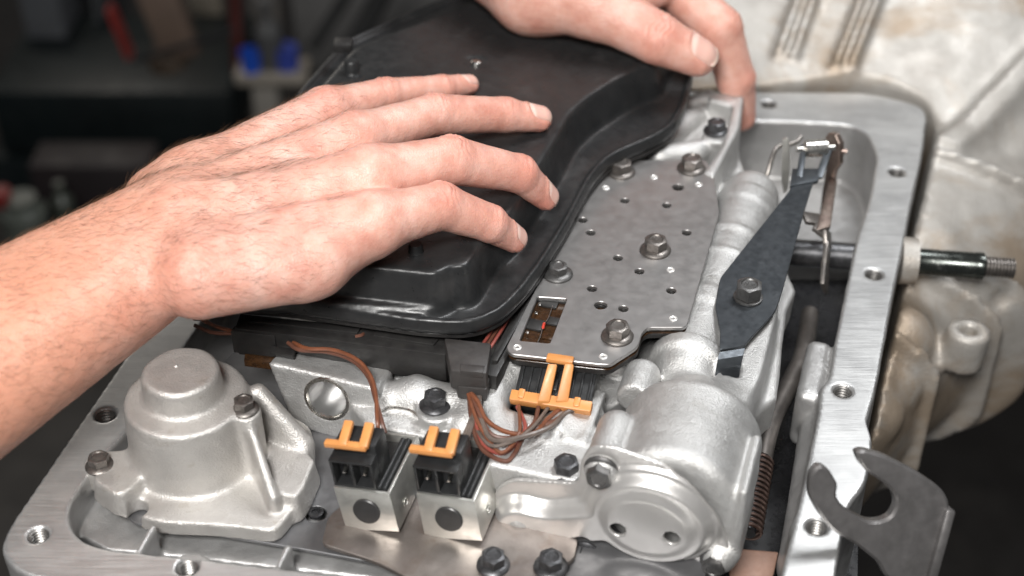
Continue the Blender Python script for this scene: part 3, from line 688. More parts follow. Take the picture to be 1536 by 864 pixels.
# ------------------------------------------------------------------ bolts
def bolt_mesh():
    n = 36; head = MB(); Rc, Ri = .5/math.cos(math.pi/6), .5
    def hexr(a): a = (a+math.pi/6) % (math.pi/3)-math.pi/6; return Ri/math.cos(a)
    rings = [(lambda a: (hexr(a), .12)), (lambda a: (hexr(a), .70-.55*(hexr(a)-Ri*.97))), (lambda a: (Ri*.90, .715)), (lambda a: (Ri*.72, .72)), (lambda a: (Ri*.64, .665)), (lambda a: (0.001, .655))]
    vs = []; fs = []
    for rg in rings:
        for k in range(n): a = 2*math.pi*k/n; r, h = rg(a); vs.append((r*math.cos(a), r*math.sin(a), h))
    for i in range(len(rings)-1):
        for k in range(n): fs.append((i*n+k, i*n+(k+1) % n, (i+1)*n+(k+1) % n, (i+1)*n+k))
    head.add(vs, fs)
    fl_ = MB().lathe([(.60, -.02), (.76, -.02), (.78, .03), (.77, .09), (.70, .15), (.60, .20), (.5, .23)], (0, 0, 0), Z, 36)
    wsh = MB().lathe([(.3, -.02), (.62, -.02), (.62, .06), (.58, .08), (.3, .08)], (0, 0, 0), Z, 36)
    return head, fl_, wsh
HEAD, FLG, WSH = bolt_mesh(); ME = {}
for mk_ in ('bolt', 'boltb', 'boltg'):
    for nm, b in (('hex_head', HEAD), ('flange', FLG), ('washer_face', WSH)):
        t = b.build(nm, M[mk_], None, 28, (0, 0, 0)); ME[mk_, nm] = t.data; bpy.data.objects.remove(t)
GM = {}
fcu = bpy.data.curves.new('grade_mark', 'FONT'); fcu.body = '8.8'; fcu.size = .0042; fcu.extrude = .00012; fcu.align_x = 'CENTER'; fcu.align_y = 'CENTER'
def grade_mesh(m):
    if m not in GM:
        t = bpy.data.objects.new('grade_mark', fcu); COL.objects.link(t); dg = bpy.context.evaluated_depsgraph_get(); GM[m] = bpy.data.meshes.new_from_object(t.evaluated_get(dg)); GM[m].materials.clear(); GM[m].materials.append(M[m]); bpy.data.objects.remove(t)
    return GM[m]
def bolt(label, o, axis, s, m, rot, kind='flange', group='hex bolts holding the valve body parts', mark=False, hs=1.0):
    """s scales the whole bolt (flange radius .78 s); rot turns the hexagon"""
    az = A3(axis)/np.linalg.norm(axis); ref = U if abs(np.dot(az, U)) < .9 else V
    ax = ref-az*np.dot(ref, az); ax /= np.linalg.norm(ax); ay = np.cross(az, ax)
    e = thing('hex_bolt', label, 'bolt', o, group)
    e.matrix_world = Matrix.Translation(Vector(A3(o)*CM)) @ Matrix([(ax[0], ay[0], az[0], 0), (ax[1], ay[1], az[1], 0), (ax[2], ay[2], az[2], 0), (0, 0, 0, 1)]) @ Matrix.Rotation(rot, 4, 'Z') @ Matrix.Scale(s, 4)
    for nm in ('hex_head', 'flange' if kind == 'flange' else 'washer_face'):
        c = bpy.data.objects.new(nm, ME[m, nm]); COL.objects.link(c); c.parent = e
        if nm == 'hex_head': c.scale = (hs, hs, hs)
    if mark:
        f = bpy.data.objects.new('grade_mark', grade_mesh(m)); COL.objects.link(f); f.parent = e; f.location = (0, 0, .00665*hs); f.rotation_euler = (0, 0, -rot-AZ+.05)
    return e
B_ = bolt
B_('brown steel bolt at the far left corner of the holed plate', P(932, 259, ZP), Z, .84, 'bolt', .2)
B_('brown steel bolt at the far right corner of the holed plate', P(1037, 253, ZP), Z, .86, 'bolt', .5)
B_('brown steel bolt in the middle of the holed plate', P(983, 376, ZP), Z, .87, 'bolt', .42, mark=True)
B_('grey bolt with a wide dark washer at the plate edge nearest the index finger', P(837, 412, ZP), Z, .82, 'boltg', .3, hs=.86)
B_('brown steel bolt on the holed plate beside its notched corner', P(926, 505, ZP), Z, .84, 'bolt', .55)
B_('grey flangeless hex bolt on the blued spring blade', P(1122, 446, 2.98), Z, .98, 'boltg', .15, 'plain', mark=True)
B_('black bolt on the raised valve body corner by the curled fingertip', P(1074, 197, 2.97), Z, .80, 'boltb', .4)
B_('dark bolt on the valve body boss behind the two solenoids', P(653, 608, 1.37), Z, .82, 'boltb', .25, mark=True)
B_('black bolt on the cast block directly above the stamped cover', A3([*(RF(841, 728)+V*.75)[:2], 1.24]), Z, .84, 'boltb', .5)
B_('dark grey bolt facing forward at the top left ear of the stamped cover', RF(904, 700)-V*.14, -V, .84, 'boltg', .2)
B_('grey bolt facing forward at the lower right ear of the stamped cover', RF(1074, 836)-V*.14, -V, .74, 'boltg', .45)
B_('black bolt tucked under the lower edge of the stamped cover', RF(884, 812)-V*.55, -V, .72, 'boltb', .3)
B_('dark wide flanged bolt on the bracket, left of its pair', P(740, 848, zb), Z, .80, 'boltb', .35, mark=True)
B_('dark wide flanged bolt on the bracket, right of its pair', P(826, 851, zb), Z, .82, 'boltb', .2, mark=True)
B_('bolt standing on the tall boss at the side of the servo cover', P(367, 614, 2.62), Z, .70, 'bolt', .5, mark=True)
B_('bolt on the left ear of the servo cover beneath the forearm', P(150, 699, .27), Z, .72, 'bolt', .3)

# ------------------------------------------------------------------ stamped cover over the regulator
def stamp_cover():
    ex, ey = U, Z                                             # frame on the plane, height along -V
    def q(l): return np.array([[np.dot(RF(x, y)-RC0, ex), np.dot(RF(x, y)-RC0, ey)] for x, y in l])
    OUT = rounded(q([(872,690),(885,668),(915,668),(990,694),(1040,724),(1078,770),(1098,835),(1100,858),(1060,856),(1010,848),(930,832),(885,786),(800,800),(762,790),(740,768),(744,732),(768,718),(868,724)]), .35, 5)
    bc = q([(977,769)])[0]; b2 = q([(792,782)])[0]; big = q([(1003,780)])[0]
    def f(p):
        r = (p-np.float32(RC0)); xy = np.stack([r@np.float32(ex), r@np.float32(ey)], 1); h = r@np.float32(-V)
        d0 = s_poly(xy, OUT); hh = np.zeros(len(p), np.float32)
        e1 = np.linalg.norm((xy-np.float32(bc))/np.float32([2.45, 2.2]), axis=1)*2.3-2.3          # main dome
        pa = xy-np.float32(b2); t = np.clip(pa[:, 0]/np.float32(bc[0]-b2[0]), 0, 1); dc_ = np.linalg.norm(pa-t[:, None]*np.float32(bc-b2), axis=1)
        neck = dc_-(1.18-.36*np.sin(np.clip(t*4, 0, 1)*math.pi*.5))
        sd = lambda x, w: np.clip(.5-x/w, 0, 1)**2*(3-2*np.clip(.5-x/w, 0, 1))
        hh = .17*sd(smin(e1-.12, neck-.24, .2), .20)+.44*sd(smin(e1+.22, neck+.0, .2), .42)+.14*sd(e1+.78, .5)
        body = np.maximum(np.maximum((h-hh-.055)*.7, (hh-.12-h)*.7), d0)
        for hx in (q([(934,772)])[0], q([(1014,784)])[0]):
            body = smax(body, -(np.linalg.norm(xy-np.float32(hx), axis=1)-.29), .04)
        return body
    c = RF(940, 770); vs, fs = sdf_mesh(f, c-A3([6, 4.5, 3.4]), c+A3([5.5, 4, 3.4]), .055)
    t = mk('stamped_cover', vs, fs, M['stamp'], None, None, RF(960, 840)); tag(t, 'shiny stamped steel cover with a round dome and two holes on the regulator', 'stamped cover')
stamp_cover()

# ------------------------------------------------------------------ solenoids
def unit_(v): return v/np.linalg.norm(v)
def solenoid(label, tl, tr, br, bl, back, mirror=0):
    o = P((bl[0]+br[0])/2, (bl[1]+br[1])/2, zb+.04); n = BN
    TL_, TR_, BR_, BL_ = [PV(*p, o, n) for p in (tl, tr, br, bl)]
    ex = TR_-TL_; w = np.linalg.norm(ex); ex /= w; dn = ((BL_-TL_)+(BR_-TR_))/2; hgt = np.linalg.norm(dn)
    bk = P(*back, TR_[2]); L = np.linalg.norm(bk-TR_); ed = (bk-TR_)/L; eu = np.cross(ex, ed); eu /= np.linalg.norm(eu); ed = np.cross(eu, ex); exd = dn/hgt
    t = thing('shift_solenoid', label, 'solenoid', (BL_+BR_)/2, 'zinc shift solenoids')
    G = lambda a, d, h: TL_+ex*a+ed*d+eu*h
    th = .13
    # bent zinc frame: front, right side, bottom and back
    fr = MB(); fr.hexa([BL_, BR_, BR_+ed*th, BL_+ed*th], [TL_, TR_, TR_+ed*th, TL_+ed*th], .035); fr.build('front_plate', M['zinc'], t)
    sd = MB(); sd.hexa([BR_-ex*th+ed*.02, BR_-ex*.004+ed*.02, BR_-ex*.004+ed*L, BR_-ex*th+ed*L], [TR_-ex*th+ed*.02, TR_-ex*.004+ed*.02, TR_-ex*.004+ed*L, TR_-ex*th+ed*L], .035); side = sd.build('side_plate', M['zinc'], t)
    bkp = MB(); bkp.hexa([BL_+ed*(L-th), BR_-ex*.02+ed*(L-th), BR_-ex*.02+ed*(L-.01), BL_+ed*(L-.01)], [TL_+ed*(L-th), TR_-ex*.02+ed*(L-th), TR_-ex*.02+ed*(L-.01), TL_+ed*(L-.01)], .03); bkp.build('back_plate', M['zinc'], t)
    bt = MB(); bt.hexa([BL_+ed*.05, BR_+ed*.05-ex*.05, BR_+ed*(L-.05)-ex*.05, BL_+ed*(L-.05)], [BL_-exd*.13+ed*.05, BR_-exd*.13+ed*.05-ex*.05, BR_-exd*.13+ed*(L-.05)-ex*.05, BL_-exd*.13+ed*(L-.05)], .02); bt.build('bottom_plate', M['zinc'], t)
    cbn = MB(); cc = (TL_+TR_+BL_+BR_)/4+ed*L/2; cbn.box(cc-eu*.02, ex, ed, eu, w-.5, L-.34, hgt-.3, .08); cbn.build('coil', M['blackm'], t)
    for k, a in enumerate((w-.30, w-.52)):
        MB().tube([G(a, .2, -.06), G(a, .24, -.05), G(a, L-.3, -.05), G(a, L-.26, -.06)], [.05, .115, .115, .05], 12).build('coil_edge', M['black'], t)
    pc = (TL_+TR_+BL_+BR_)/4+ex*.0; MB().lathe([(.54, -.0), (.535, .07), (.50, .10), (.46, .105), (.0001, .105)], pc, unit_(np.cross(dn, ex)) if np.dot(np.cross(dn, ex), ed) < 0 else unit_(np.cross(ex, dn)), 32).build('core_end', M['pin'], t, 30)
    MB().lathe([(.2, 0), (.2, .02), (.12, .025), (.11, .0), (.0001, 0)], TR_-ex*.0+(BR_-TR_)*.72+ed*L*.32, ex, 16).build('crimp', M['zinc'], t)
    # connector housing with two open bays
    hw = w*.76; h1 = 1.22; hs_ = MB()
    for a0, a1 in ((.0, .11), (hw*.46, hw*.46+.12), (hw-.12, hw)): hs_.box(G((a0+a1)/2, .45, h1*.5), ex, ed, eu, a1-a0, .66, h1, .025)
    hs_.box(G(hw/2, .45, .05), ex, ed, eu, hw, .68, .10, .02); hs_.box(G(hw/2, .45, h1), ex, ed, eu, hw+.01, .70, .12, .03); hs_.box(G(hw/2, .74, h1*.5), ex, ed, eu, hw-.02, .1, h1, .01)
    hs_.build('connector_housing', M['black'], t)
    MB().box(G(hw*.5+.06, 1.15, .85), ex, ed, eu, hw-.06, 1.05, 1.7, .06).build('plug_body', M['black'], t)
    for a in (hw*.24, hw*.72): MB().tube([G(a, .72, .55), G(a, .50, .55), G(a, .30, .53)], [.085, .085, .05], 10).build('terminal', M['tin'], t)
    # orange lock: front bar and two arms
    lk = MB(); z0 = 1.92
    lk.box(G(hw*.40, .46, z0-.14), ex, ed, eu, hw*.98, .30, .24, .06)
    ta = math.radians(24); e2 = ed*math.cos(ta)+eu*math.sin(ta); u2 = np.cross(ex, e2)
    for a in (hw*.34, hw*.82): lk.box(G(a, .84, z0+.08), ex, e2, u2, .36, 1.0, .26, .06)
    lk.build('connector_lock', M['orange'], t)
    return dict(G=G, w=w, L=L, ex=ex, ed=ed, eu=eu, t=t, hw=hw)
S1 = solenoid('zinc solenoid with orange lock nearer the servo cover', (500,731), (584,741), (599,798), (519,794), (622,652))
S2 = solenoid('zinc solenoid with orange lock next to the stamped cover', (624,740), (711,752), (724,812), (637,806), (752,662))

# ------------------------------------------------------------------ wiring harness
hz = thing('wiring_harness', 'black wire channel and bundle of brown wires feeding the orange connectors', 'wiring harness', P(540, 530, 1.2))
def hx(name, top4, zt, zb_, b=.06, m='blackm'):
    t4 = [P(x, y, zt) for x, y in top4]; b4 = [A3([p[0], p[1], zb_]) for p in t4]; return MB().hexa(b4, t4, b).build(name, M[m], hz)
hx('wire_channel', [(352,492),(668,532),(690,505),(360,470)], 2.75, 1.35)
hx('channel_end', [(345,496),(412,504),(416,496),(352,488)], 2.66, 1.5)
hx('channel_lid', [(372,481),(536,499),(541,491),(376,473)], 2.86, 2.70, .03); hx('channel_lid', [(560,503),(650,517),(658,508),(566,494)], 2.86, 2.70, .03)
hx('side_channel', [(722,560),(745,565),(912,250),(892,246)], 2.62, 1.9); hx('side_channel_lip', [(738,540),(746,541),(905,262),(898,260)], 2.8, 2.5, .03)
hx('clip_box', [(676,556),(730,560),(737,514),(666,506)], 3.25, 2.3, .09, 'clip')
hx('clip_box_front', [(686,580),(730,584),(738,552),(680,550)], 2.5, 1.9, .06, 'clip')
hx('clip_latch', [(690,556),(724,559),(727,548),(690,545)], 3.3, 3.0, .03, 'clip')
hx('amber_strip', [(366,541),(420,548),(424,530),(368,524)], 1.5, 1.2, .02, 'amber')
hx('clip_frame', [(404,528),(440,534),(444,524),(408,518)], 2.2, 2.05, .02)
def wire(pts, m, r=.105, n=7): return MB().tube(crom([P(*p) for p in pts], n), r*.84, 8).build('wire', M[m], hz)
wire([(432,514,2.45),(450,525,2.5),(490,528,2.45),(527,540,2.4),(552,565,2.3),(563,598,2.2),(572,630,2.0),(578,650,1.7)], 'wire1')
wire([(440,514,2.4),(462,523,2.62),(500,525,2.65),(536,540,2.6),(556,565,2.45),(564,595,2.3),(566,630,2.1),(568,650,1.7)], 'wire2')
wire([(696,572,2.1),(718,590,2.1),(716,615,1.9),(707,640,1.8),(698,665,1.6)], 'wire3', .13)
wire([(690,575,2.1),(706,585,2.15),(712,610,1.9),(702,640,1.8),(692,662,1.6)], 'wire3', .10)
wire([(692,574,2.2),(715,600,2.2),(730,630,2.0),(760,648,1.9),(800,650,1.85),(822,628,1.8),(842,612,1.7)], 'wire2', .11)
wire([(700,572,2.1),(716,615,2.1),(738,652,1.8),(775,655,1.7),(800,636,1.7),(808,610,1.7)], 'wire1')
wire([(706,574,2.0),(712,620,1.95),(724,664,1.6),(752,680,1.6),(776,662,1.6),(788,640,1.7),(776,610,1.7)], 'wire4', .10)
wire([(702,576,2.0),(708,632,1.8),(722,672,1.5),(756,692,1.5),(772,680,1.5),(790,650,1.6),(830,632,1.8),(866,608,1.7)], 'wire1', .11)
wire([(710,578,2.1),(722,630,2.0),(740,660,2.0),(785,655,2.1),(826,640,2.0),(848,620,1.8),(880,608,1.75)], 'wire3', .12)
wire([(698,576,2.2),(716,632,2.05),(746,676,1.75),(764,672,1.8),(776,655,1.9),(780,640,1.9),(778,608,1.72)], 'wire2', .09)
wire([(712,640,1.7),(735,668,1.9),(768,662,2.0),(798,642,2.0),(822,612,1.72)], 'wire3', .09)
for k in range(3): wire([(722+6*k,520+2*k,2.66),(748+6*k,480+1*k,2.70),(776+5*k,430+2*k,2.74),(800+5*k,385,2.7)], ('wire4','wire1','wire4')[k], .085)
wire([(300,478,2.2),(325,490,2.2),(350,497,2.3)], 'wire2', .10); wire([(292,488,2.0),(320,499,2.0),(356,500,2.1)], 'wire1', .10)
for a, b_ in (((530,508),(546,500)),((668,527),(684,523))): wire([(a[0]+3,a[1]-3,2.74),(b_[0]-4,b_[1]+3,2.78),(b_[0]-1,b_[1]+1,2.74)], 'wire1', .09)
# spring clip wire lying in the slot of the valve body
cw_ = MB().tube(crom([P(572,617,1.1), P(585,611,1.15), P(612,614,1.15), P(628,624,1.12), P(640,630,1.1)], 6), .06, 8).build('retainer_clip', M['tin']); tag(cw_, 'thin wire retainer clip lying between solenoid and boss on the valve body', 'wire clip')

# ------------------------------------------------------------------ blued detent spring, roller and lever
zs = 2.80
def spr(l): return [P(x, y, zs) for x, y in l]
blade = [(1080,420),(1072,462),(1080,500),(1079,528),(1117,522),(1124,512),(1162,472),(1173,440),(1206,320),(1222,268),(1192,268),(1183,290)]
spo = P(1122, 446, zs)
sg = thing('detent_spring', 'blued steel spring blade bolted to the valve body with a forked tip', 'detent spring', spo)
MB().slab(rounded(pxy(blade, zs)-spo[:2], [.3,.3,.2,.1,.1,.2,.4,.3,.1,.1,.1,.1], 4), [], spo, RT, (0,1,0), Z, 0, .13, .02).build('blade', M['spring'], sg)
# tail bends down into the slot
tA = [P(1079,530,zs+.06), P(1117,524,zs+.06)]; tl_ = MB()
for (d0, z0_), (d1, z1_) in (((0,0),(.35,-.10)),((.35,-.10),(.60,-.42)),((.60,-.42),(.66,-.85))):
    q0 = [p-V*d0+Z*z0_ for p in tA]; q1 = [p-V*d1+Z*z1_ for p in tA]
    tl_.hexa([q0[0]-Z*.06, q0[1]-Z*.06, q1[1]-Z*.06, q1[0]-Z*.06], [q0[0]+Z*.06, q0[1]+Z*.06, q1[1]+Z*.06, q1[0]+Z*.06], .0)
tl_.build('bent_tail', M['spring'], sg)
fk = MB()
for a, b_, w_ in (((1199,264,zs+.15),(1206,222,3.3),.30),((1229,264,zs+.15),(1244,222,3.3),.34)):
    a, b_ = P(*a), P(*b_); dd = b_-a; l_ = np.linalg.norm(dd); dd /= l_; nn = np.cross(U, dd); nn /= np.linalg.norm(nn)
    fk.box((a+b_)/2, np.cross(dd, nn), dd, nn, w_, l_+.3, .14, .03)
fk.hexa(spr([(1184,284),(1226,276),(1234,258),(1188,258)]), [p+Z*.2 for p in spr([(1184,284),(1226,276),(1234,258),(1188,258)])], .03)
fk.build('fork', M['spring'], sg)
ra, rb = P(1207, 224, 3.35), P(1240, 222, 3.35)
MB().tube([ra, ra+(rb-ra)*.03, ra+(rb-ra)*.97, rb], [.34, .42, .42, .34], 24).build('roller', M['tin'], sg)
MB().tube([ra-(rb-ra)*.35, rb+(rb-ra)*.35], .14, 12).build('roller_pin', M['tin'], sg)
lv = thing('selector_lever', 'brown notched steel lever behind the roller of the blued spring', 'selector lever', P(1245, 400, -1))
def vplate(px, plane_o, n, th, m, name, parent, r=.1):
    n = A3(n)/np.linalg.norm(n); pts = np.array([PV(x, y, plane_o, n) for x, y in px]); c = pts.mean(0)
    ax = np.cross(Z, n); ax /= np.linalg.norm(ax); ay = np.cross(n, ax); q = np.stack([(pts-c)@ax, (pts-c)@ay], 1)
    return MB().slab(rounded(q, r, 3), [], c, ax, ay, n, -th/2, th/2, .025).build(name, m, parent)
lo_ = P(1258, 225, 3.1)
ln = -V*.75-U*.65
vplate([(1241,205),(1246,198),(1256,200),(1263,215),(1262,246),(1254,256),(1247,300),(1240,345),(1230,345),(1236,290),(1243,250)], lo_, ln, .3, M['leverb'], 'notched_plate', lv, .08)
MB().tube([P(1262,226,3.1)-U*.05, P(1262,226,3.1)+U*.28], .13, 12).build('pin', M['leverb'], lv)
MB().hexa([P(x,y,1.2) for x, y in ((1224,345),(1246,340),(1256,270),(1244,268))], [P(x,y,1.6) for x, y in ((1224,345),(1246,340),(1256,270),(1244,268))], .05).build('lever_arm', M['leverb'], lv)
tang = MB()
pth = [P(1218,322,1.6), P(1224,336,1.5), P(1240,348,1.2), P(1241,370,.7), P(1238,400,.2), P(1236,432,-.3)]
for i in range(len(pth)-1):
    a, b_ = pth[i], pth[i+1]; dd = b_-a; l_ = np.linalg.norm(dd); dd /= l_; n_ = np.cross(dd, V); n_ /= np.linalg.norm(n_)
    tang.box((a+b_)/2, n_, dd, np.cross(n_, dd), .2, l_+.1, 1.1, .03)
tang.build('bent_tang', M['bolt'], lv)
# link rod, plunger and slotted tab
lr = thing('link_rod', 'bent wire rod hooked through a thin tab beside the blued spring', 'link rod', P(1150, 280, 1.6))
MB().tube(crom([P(1146,278,1.7), P(1152,258,2.3), P(1160,232,2.9), P(1168,220,3.1), P(1186,216,3.15), P(1196,212,3.2), P(1202,205,3.3)], 6), .11, 10).build('rod', M['bolt'], lr)
MB().tube([P(1120,272,1.7), P(1122,272,1.7), P(1144,276,1.7), P(1147,277,1.7)], [.42, .5, .5, .40], 24).build('plunger', M['bolt'], lr)
vplate([(1174,208),(1181,206),(1184,215),(1184,262),(1182,284),(1176,290),(1172,270)], P(1178, 240, 2.4), -V, .16, M['zinc'], 'slotted_tab', lr, .05)
# selector shaft through the case wall
sh0, sh1 = P(1196, 372, -1.2), P(1296, 378, -1.2)
sf = thing('selector_shaft', 'black selector shaft with a threaded end sticking out of the case side', 'selector shaft', P(1330, 392, -2.4))
ax_ = P(1470, 400, -1.2)-P(1360, 392, -1.2); ax_ /= np.linalg.norm(ax_); s0 = P(1360, 391, -1.2)
tpx = lambda x: PV(x, 391+(x-1360)*.07, s0, np.cross(ax_, A3([0, -.6, -.8])))
q = lambda x: s0+ax_*np.dot(P(x, 391+(x-1360)*.075, -1.2)-s0, ax_)
MB().tube([q(1180), q(1181), q(1372)], [.6, .66, .66], 24).build('inner_shaft', M['boltb'], sf)
MB().tube([q(1348), q(1350), q(1374), q(1375)], [.95, 1.15, 1.1, .8], 28).build('boss', M['bell'], sf)
MB().tube([q(1370), q(1462), q(1463), q(1474), q(1476)], [.64, .64, .66, .66, .5], 28).build('outer_shaft', M['shaft'], sf)
thp = []; n_ = 9; x0, x1 = np.dot(q(1476)-s0, ax_), np.dot(q(1522)-s0, ax_)
prof = [(.40, x0)]
for k in range(n_): f0 = x0+(x1-x0)*k/n_; st = (x1-x0)/n_; prof += [(.40, f0+.1*st), (.50, f0+.4*st), (.50, f0+.6*st), (.40, f0+.9*st)]
prof.append((.0001, x1)); MB().lathe(prof, s0, ax_, 24).build('threaded_end', M['bolt'], sf, 20)
# tube and coil spring beside the valve body
tb_ = thing('spring_tube', 'steel tube with a brown coil spring round its end beside the right rim', 'spring', P(1132, 740, -2.6))
pts = crom([P(1215,470,-3.2), P(1205,530,-2.9), P(1185,575,-2.7), P(1160,625,-2.5), P(1148,665,-2.4), P(1143,690,-2.4)], 6)
MB().tube(pts, .42, 16).build('tube', M['tube'], tb_)
a, b_ = P(1141,690,-2.4), P(1122,800,-2.6); dd = (b_-a); L_ = np.linalg.norm(dd); dd /= L_; e1 = np.cross(dd, Z); e1 /= np.linalg.norm(e1); e2 = np.cross(dd, e1); hel = []
NT = 15
for k in range(NT*14+1): t = k/(NT*14); an = 2*math.pi*NT*t; hel.append(a+dd*L_*t+.50*(math.cos(an)*e1+math.sin(an)*e2))
MB().tube(hel, .085, 6).build('coil_spring', M['rust'], tb_)
MB().tube([a, b_], .3, 12).build('inner_rod', M['dark'], tb_)
cp = MB().hexa([P(x,y,-3.0) for x, y in ((1095,880),(1160,865),(1168,828),(1090,822))], [P(x,y,-2.4) for x, y in ((1095,880),(1160,865),(1168,828),(1090,822))], .08).build('copper_block', M['copper']); tag(cp, 'copper coloured block beneath the right end of the stamped cover', 'block')
cp = MB().hexa([P(x,y,-2.6) for x, y in ((925,890),(1030,900),(1040,850),(932,838))], [P(x,y,-2.2) for x, y in ((925,890),(1030,900),(1040,850),(932,838))], .08).build('copper_strip', M['copper']); tag(cp, 'copper coloured strip beneath the dome of the stamped cover', 'strip')
MB()
# dowel end behind the solenoid bracket
dw = MB().lathe([(.30, 0), (.30, .12), (.26, .14), (.16, .14), (.14, .06), (.0001, .06)], P(474, 771, -.95), Z, 24).build('hollow_dowel', M['dark'], None, 30); tag(dw, 'small black hollow dowel in the grey separator sheet by the servo cover', 'dowel')

# ------------------------------------------------------------------ hooked holding bracket, lower right
hk = thing('hook_bracket', 'dark steel bracket with a C shaped hook at the lower right', 'hook bracket', P(1390, 880, 1))
ho = P(1310, 750, 2.0); hn = A3([.10, -.90, .42]); hn /= np.linalg.norm(hn)
def arc(cx_, cy_, rx, ry, a0, a1, n): return [(cx_+rx*math.cos(math.radians(a0+(a1-a0)*k/n)), cy_+ry*math.sin(math.radians(a0+(a1-a0)*k/n))) for k in range(n+1)]
inner = [(1258,728),(1254,744),(1262,758),(1276,769),(1304,783),(1322,782),(1336,776),(1345,760),(1344,746),(1334,731),(1318,719),(1304,711)]
outl = [(1289,694),(1284,678),(1296,675),(1326,683),(1374,707),(1414,734),(1426,757),(1420,784),(1396,870),(1330,870),(1319,845),(1284,817),(1249,797),(1229,772),(1214,742),(1216,712),(1229,697),(1244,704)]
pts = np.array([PV(x, y, ho, hn) for x, y in outl+inner]); c = pts.mean(0)
hax = np.cross(A3([0,1,0]), hn); hax /= np.linalg.norm(hax); hay = np.cross(hn, hax)
MB().slab(rounded(np.stack([(pts-c)@hax, (pts-c)@hay], 1), .30, 4), [], c, hax, hay, hn, -.55, 0, .10).build('hook_plate', M['hook'], hk)
fl0, fl1 = PV(1424, 762, ho, hn), PV(1392, 880, ho, hn)
dd = (fl1-fl0)/np.linalg.norm(fl1-fl0); sd_ = np.cross(dd, hn)
MB().box((fl0+fl1)/2+hn*-.55, dd, sd_, hn, np.linalg.norm(fl1-fl0), .38, 1.6, .12).build('folded_edge', M['hook'], hk)

oil = MB().slab(rounded(pxy([(1120,420),(1300,380),(1290,640),(1285,1000),(1060,1000),(1080,700)], -5.6), .3)-P(1200, 500, -5.6)[:2], [], P(1200, 500, -5.6), RT, (0,1,0), Z, -.3, 0, .02).build('gap_shade_sheet', M['dark']); tag(oil, 'added dark sheet painting in the shade deep between valve body and right rim', 'shade sheet')  # near-black sheet over the cavity floor paints in the gap's shade
